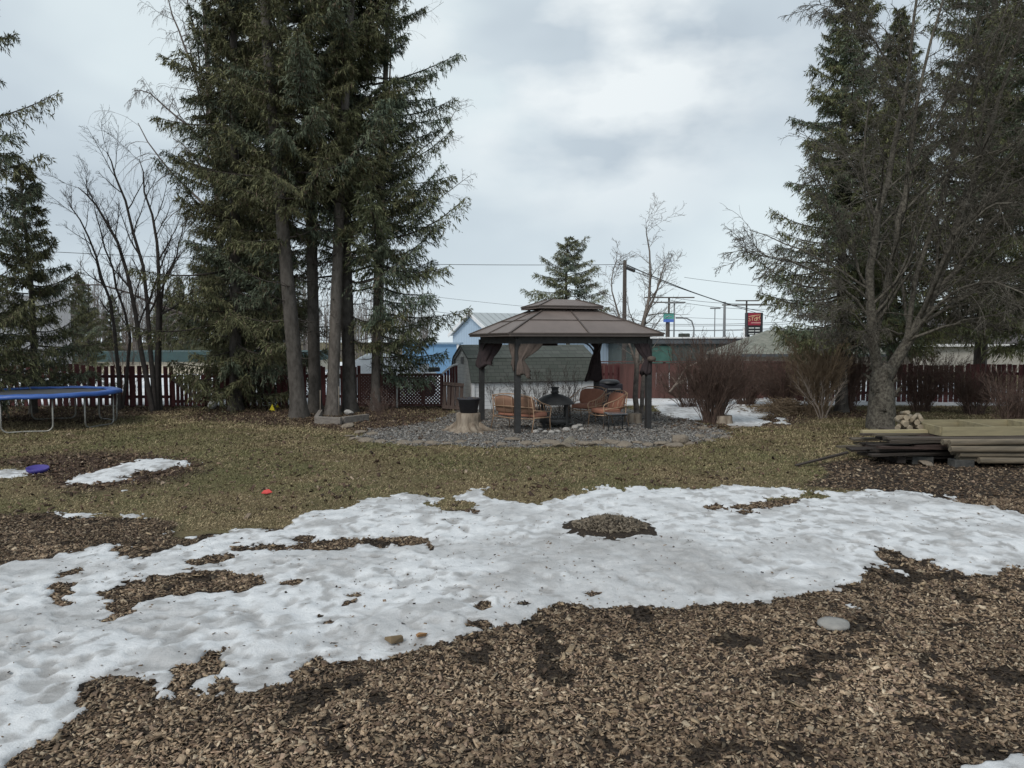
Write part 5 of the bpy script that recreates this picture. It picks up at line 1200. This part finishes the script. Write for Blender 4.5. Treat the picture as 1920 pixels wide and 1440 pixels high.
# low silver tank and brush on the horizon
t = thing('roof_unit', 'grey metal roof vent above the long dark building', 'roof vent', (X(1282, 52), 52, 0))
MB().box((0, 0, 1.15), (.5, .5, 2.3)).build('stack', greyp, t); MB().box((0, 0, 2.45), (.7, .6, .3)).build('hood', mat('dark_hood', (.07, .08, .07)), t, bevel=.06)
# dark gear behind the right chair: barrel and grill
t = thing('grill', 'dark covered grill standing behind the terracotta chairs', 'grill', (X(1142, 22.6), 22.6, 0), .1)
MB().box((0, 0, .42), (.75, .5, .72)).build('cart', mat('dark_navy', (.022, .022, .03), (.03, .03, .036), scale=6, bump=.4), t, bevel=.04)
m = MB(); m.lathe([(.33, 0), (.32, .05), (.24, .10), (0, .12)], 20, (0, 0, .79)); m.build('lid', blk, t)
for z_ in (.62, .48): MB().box((.1, -.265, z_), (.4, .02, .03)).build('handle', greyp, t)
# ------------------------------------------------------------------ trampoline
TC = (-11.45, 18.1); TR = 1.68; TH_ = .82
t = thing('trampoline', 'round backyard trampoline with bright blue padding and bent steel legs', 'trampoline', (TC[0], TC[1], 0))
bluem = mat('blue_pad', (.035, .095, .33), (.05, .125, .40), scale=2.5, rough=.45, bump=.3, bscale=9, spec=.5); matm = mat('trampoline_mat', (.085, .088, .095), (.065, .068, .072), scale=30, rough=.8); galv = mat('galvanised_tube', (.34, .33, .30), (.24, .23, .21), scale=8, rough=.45, metal=.5)
MB().lathe([(0, TH_ - .015), (TR - .22, TH_ - .005)], 64).build('jump_mat', matm, t)
rt = np.random.default_rng(2); m = MB(); m.lathe([(TR - .25, TH_ + .01), (TR - .24, TH_ + .035), (TR - .05, TH_ + .05), (TR + .06, TH_ + .03), (TR + .08, TH_ - .02), (TR + .07, TH_ - .055), (TR + .05, TH_ - .055), (TR - .03, TH_ - .0)], 96, fr=lambda a, z: 1 + .004 * math.sin(17 * a) + .003 * math.sin(31 * a))
m.v = [(x_, y_, z_ + (.005 * math.sin(9 * math.atan2(y_, x_)) + .004 * math.sin(23 * math.atan2(y_, x_)) - (.05 if z_ < TH_ - .05 and abs(math.atan2(y_, x_) + 1.75) < .09 else 0))) for (x_, y_, z_) in m.v]
m.build('safety_pad', bluem, t)
m = MB(); m.tube([(TR * math.cos(a), TR * math.sin(a), TH_ - .04) for a in np.linspace(0, 2 * math.pi, 65)], .021, 8, cap=False); m.build('frame_ring', galv, t)
for ang in (-68, -8, 52, 112, 172, 232):
    a = R_(ang); c_ = Vector((math.cos(a), math.sin(a), 0)); s_ = Vector((-c_.y, c_.x, 0)); hc = .50
    def q(u, z, k=TR - .13): return c_ * k + s_ * u + Vector((0, 0, z))
    pts = [q(-hc, TH_ - .05), q(-hc, .25)] + [q(-hc + .14 * (1 - math.cos(b)), .16 - .14 * math.sin(b)) for b in np.linspace(0, math.pi / 2, 5)] + [q(0, .03)] + [q(hc - .14 * (1 - math.cos(b)), .16 - .14 * math.sin(b)) for b in np.linspace(math.pi / 2, 0, 5)] + [q(hc, .25), q(hc, TH_ - .05)]
    MB().tube(pts, .020, 8).build('leg', galv, t)
# ------------------------------------------------------------------ timber stack
dkw = [mat('grey_old_plank_%d' % k, c, tuple(v * .55 for v in c), scale=4, rough=.92, bump=.5, bscale=30, stretch=(.25, 3, 3)) for k, c in enumerate([(.060, .048, .040), (.095, .078, .064), (.040, .032, .028), (.14, .118, .09), (.065, .042, .036)])]
for mm in dkw: mm.name = 'weathered_plank'
rp = np.random.default_rng(12); x0p, y0p = 5.62, 12.35
glab = 'weathered dark plank in the low timber stack beside the big bare tree'
lay = 0
for layer in range(8):
    z = .11 + layer * .046; ny_ = 6
    for j in range(ny_):
        Lp = rp.uniform(1.1, 3.5); off = rp.uniform(-.05, .95) + .06 * layer; yy = y0p + j * .20 + rp.normal(0, .05); wd_ = rp.uniform(.12, .19); th_ = .034
        if layer in (0, 3) and j % 2: continue
        o = MB().box((0, 0, 0), (Lp, wd_, th_), jit=.003).build('plank', dkw[rp.integers(0, 5)])
        o.location = (x0p + off + Lp / 2, yy + (off * .10), z + rp.normal(0, .004)); o.rotation_euler = (rp.normal(0, .05), rp.normal(0, .014), .07 + rp.normal(0, .07)); tag(o, glab, 'plank', 'weathered planks in the timber stack')
# front broken long plank sticking out
o = MB().box((0, 0, 0), (1.0, .05, .03), jit=.004).build('plank', dkw[0]); o.location = (5.1, 12.2, .12); o.rotation_euler = (0, -.18, .25); tag(o, 'thin dark stick poking out of the timber stack onto the lawn', 'stick'); o.name = 'stick'
o = MB().box((0, 0, 0), (1.15, .09, .05), jit=.002).build('plank', mat('fresh_plank', (.42, .36, .22), (.32, .27, .16), scale=4, stretch=(.3, 3, 3))); o.location = (X(1680, 12.9), 12.9, .49); o.rotation_euler = (0, 0, .04); tag(o, 'fresh pale plank lying on top of the timber stack by the split logs', 'plank')
# block supports
for k, (px, py, lb_) in enumerate([(1735, 868, 'grey concrete block propping the middle of the timber stack'), (1812, 874, 'grey concrete block propping the stack nearer its post ends')]):
    x_, y_ = G(px, py + 4); t = thing('concrete_block', lb_, 'block', (x_, y_ + .15, 0), .2 * (k - .5)); MB().box((0, 0, .065), (.34, .19, .13)).build('block_body', mat('concrete', (.085, .083, .078), (.05, .05, .048), scale=8, bump=.5) if k == 0 else bpy.data.materials['concrete'], t, bevel=.01)
x_, y_ = G(1737, 872); rock('stone', 'flat tan stone against the concrete block under the timber stack', x_, y_, .14, rm[1], stonem, z=.03)
for k, px in enumerate((1640, 1900)):
    o = MB().box((0, 0, 0), (.14, 1.3, .12)).build('support_timber', dkw[2]); o.location = (X(px, 12.9) + .2, 12.95, .09); tag(o, ['dark squared support timber under the ragged end of the stack', 'dark squared support timber under the post end of the stack'][k], 'timber')
# landscape posts
pst = mat('peeled_post', (.22, .18, .13), (.10, .085, .065), scale=5, rough=.85, bump=.3, stretch=(.3, 3, 3)); rpp = np.random.default_rng(8)
for k in range(14):
    row, col = k // 4, k % 4
    m = MB(); Lp = rpp.uniform(2.0, 2.5); m.tube([(0, 0, 0), (Lp / 2, rpp.normal(0, .01), rpp.normal(0, .01)), (Lp, 0, 0)], .05, 12)
    o = m.build('round_post', pst); o.location = (X(1815, 12.0) + rpp.uniform(-.10, .30) - row * .10, 11.98 + col * .11 + (row % 2) * .05, .13 + row * .092); o.rotation_euler = (0, 0, .05 + rpp.normal(0, .008)); tag(o, 'peeled round post stacked at the far end of the timber stack', 'post', 'peeled round posts')
# raised bed frame of fresh timber
t = thing('timber_frame', 'fresh yellowish rectangular timber bed frame on top of the stack', 'timber frame', (X(1770, 12.5), 12.5, .535), .06)
frm = mat('treated_lumber', (.34, .295, .18), (.22, .19, .12), scale=3, rough=.75, bump=.2, stretch=(.3, 3, 3)); Lf, Df, Hf = 3.0, 1.15, .15
MB().box((Lf / 2, 0, 0), (Lf, .04, Hf)).build('side_board', frm, t); MB().box((Lf / 2 + .06, Df, 0), (Lf - .12, .04, Hf)).build('side_board', frm, t)
MB().bar((.0, .022, 0), (.12, Df - .022, 0), .04, Hf).build('end_board', frm, t)
for xx in (.95, 1.9): MB().bar((xx, .022, 0), (xx + .12, Df - .022, 0), .04, Hf - .01).build('cross_board', frm, t)
lgm = mat('split_log', (.36, .30, .22), (.22, .18, .13), scale=6, rough=.85); rl = np.random.default_rng(6)
for k in range(13):
    row, col = divmod(k, 4); m = MB(); m.tube([(0, -.17, 0), (0, .17, 0)], rl.uniform(.035, .055), 7)
    o = m.build('split_log', lgm); o.location = (X(1682, 13.4) + col * .10 + row * .03, 13.25, .545 + row * .078); o.rotation_euler = (rl.normal(0, .1), rl.normal(0, .2), rl.normal(0, .5) - .7); tag(o, 'short pale split log in the bundle on the timber stack', 'log', 'split logs bundled on the stack')
MB().box((X(1690, 13.3), 13.25, .475), (.6, .4, .05)).build('plank', dkw[1]); tag(bpy.context.scene.objects['plank'] if False else C.objects[-1], 'short plank under the bundle of split logs', 'plank')
# ------------------------------------------------------------------ small things
silver = mat('silvered_timber', (.25, .225, .20), (.15, .13, .115), scale=4, rough=.9, bump=.5, stretch=(.4, 3, 3))
tb = [((592, 795), (640, 797), 'silvered garden timber at the foot of the thick spruce trunk'), ((643, 796), (690, 790), 'silvered garden timber edging the pale-barked spruce, nearer the rose bush')]
for a, b_, lb_ in tb:
    A, B = G(*a), G(*b_)
    for k in range(1):
        m = MB(); m.bar((A[0], A[1], .09), (B[0], B[1], .09), .10, .20); tag(m.build('edging_timber', silver, bevel=.008), lb_, 'timber')
A, B = G(596, 783), G(592, 795); 
t = MB(); t.bar((A[0], A[1] + .3, .09), (B[0], B[1] + .06, .09), .10, .19); tag(t.build('edging_timber', silver), 'silvered timber running back between the two front spruce trunks', 'timber')
x_, y_ = G(653, 790); rock('stone', 'small pale stone sitting on the timber edging joint', x_, y_ + .1, .13, wm[0], whitem, z=.22); x_, y_ = G(652, 800); rock('stone', 'flat pale stone in the grass below the timber edging', x_, y_, .2, rm[2], whitem, z=.02)
for k, (px, h_) in enumerate([(599, .75), (634, .85)]):
    o = MB().tube([(0, 0, -.05), (.01, 0, h_)], .012, 6).build('garden_stake', mat('stake_wood', (.25, .21, .17)), loc=(X(px, 19.9), 19.9, 0)); tag(o, ['thin wooden stake between thick and pale-barked spruce trunks', 'thin wooden stake close to the pale-barked spruce trunk'][k], 'stake')
yel = mat('yellow_flag', (.65, .55, .03), (.55, .45, .02), scale=3, rough=.6)
for k, (px, py, s_) in enumerate([(508, 770, 1), (518, 757, .7)]):
    Yf = 2.05 * 1400 / (py - 640) * 1.0; t = thing('marker_flag', ['larger bright yellow triangular marker in the leaf litter', 'smaller yellow marker flag near the picket fence bottom'][k], 'marker flag', (X(px, 21.5 + k), 21.5 + k, 0))
    m = MB(); m.add([(-.07 * s_, 0, .07), (.08 * s_, .02, .05), (.01, .01, .24 * s_), (-.07 * s_, .01, .07), (.08 * s_, .03, .05), (.01, .02, .24 * s_)], [(0, 1, 2), (5, 4, 3), (0, 3, 4, 1), (1, 4, 5, 2), (2, 5, 3, 0)]); m.build('flag', yel, t); MB().tube([(0, .015, 0), (0, .015, .12)], .005, 5).build('stem', yel, t)
x_, y_ = G(398, 767); m = MB(); m.lathe([(0, 0), (.07, .012), (.12, .05), (.14, .10), (.14, .14), (.12, .20), (.07, .245), (0, .26)], 20); tag(m.build('ball', mat('dirty_white_ball', (.55, .54, .52), (.38, .37, .35), scale=6), loc=(x_, y_, 0)), 'dirty white ball lying by the picket gate', 'ball')
x_, y_ = G(500, 927); m = MB(); m.add([(-.085, -.03, .02), (.03, -.06, .015), (.10, .00, .03), (.02, .07, .07), (-.07, .06, .05), (-.085, -.03, .01), (.03, -.06, .005), (.10, 0, .02), (.02, .07, .06), (-.07, .06, .04)], [(0, 1, 2, 3, 4), (9, 8, 7, 6, 5), (0, 5, 6, 1), (1, 6, 7, 2), (2, 7, 8, 3), (3, 8, 9, 4), (4, 9, 5, 0)]); tag(m.build('toy_scoop', mat('red_plastic', (.62, .07, .06), scale=3, rough=.4), loc=(x_, y_, .01)), 'small red plastic scrap lying on the lawn', 'toy'); C.objects[-1].scale = (.75, .75, .75)
x_, y_ = G(71, 888); m = MB(); m.lathe([(.0, .03), (.19, .03), (.24, .07), (.255, .075), (.25, .04), (.2, .0), (0, 0)], 24); o = m.build('sled_disc', mat('purple_plastic', (.07, .05, .26), (.05, .04, .20), scale=3, rough=.4), loc=(x_, y_, .03)); o.scale = (.62, .62, .9); o.rotation_euler = (.14, .06, 0); tag(o, 'purple plastic disc lying on the small snow patch by the trampoline', 'disc')
x_, y_ = G(1563, 1178); m = MB(); m.lathe([(0, .0), (.10, .0), (.115, .012), (.11, .03), (.06, .038), (0, .04)], 22, fr=lambda a, z: 1 + .06 * math.sin(2 * a) + .03 * math.sin(5 * a)); tag(m.build('flat_stone', mat('grey_flat_stone', (.30, .29, .27), (.22, .21, .20), scale=9, bump=.4), loc=(x_, y_, .015)), 'round flat grey stone alone on the wood chips', 'stone')
for k, (px, py, c_, lb_, dd) in enumerate([(742, 1205, (.20, .145, .085), 'brown wood chunk at the melting snow edge', (.10, .05, .03)), (790, 1198, (.33, .18, .08), 'small orange leaf-like chip at the melting snow edge', (.06, .028, .012))]):
    x_, y_ = G(px, py); o = MB().box((0, 0, 0), dd, jit=.008).build('wood_chunk', mat('chunk', c_, scale=8), loc=(x_, y_, .03), rz=.5); o.rotation_euler = (.2, .15, .6); tag(o, lb_, 'wood chunk')
# dirt mound debris
rg = np.random.default_rng(77); n = 1500; a = rg.uniform(0, 6.28, n); r_ = .42 * np.sqrt(rg.random(n)); x = MOUND[0] + r_ * np.cos(a); y = MOUND[1] + r_ * .85 * np.sin(a)
tag(chips('mound_debris', x, y, gz(x, y) + mz(x, y), .02, .06, chip_m, np.array([(.15, .125, .095)]) * rg.uniform(.4, 1.6, (n, 1)), rg, tilt=.7), kind='stuff', label='brown debris covering the small bare mound in the snow')
for o in C.objects:
    if o.name.startswith('weathered'): pass
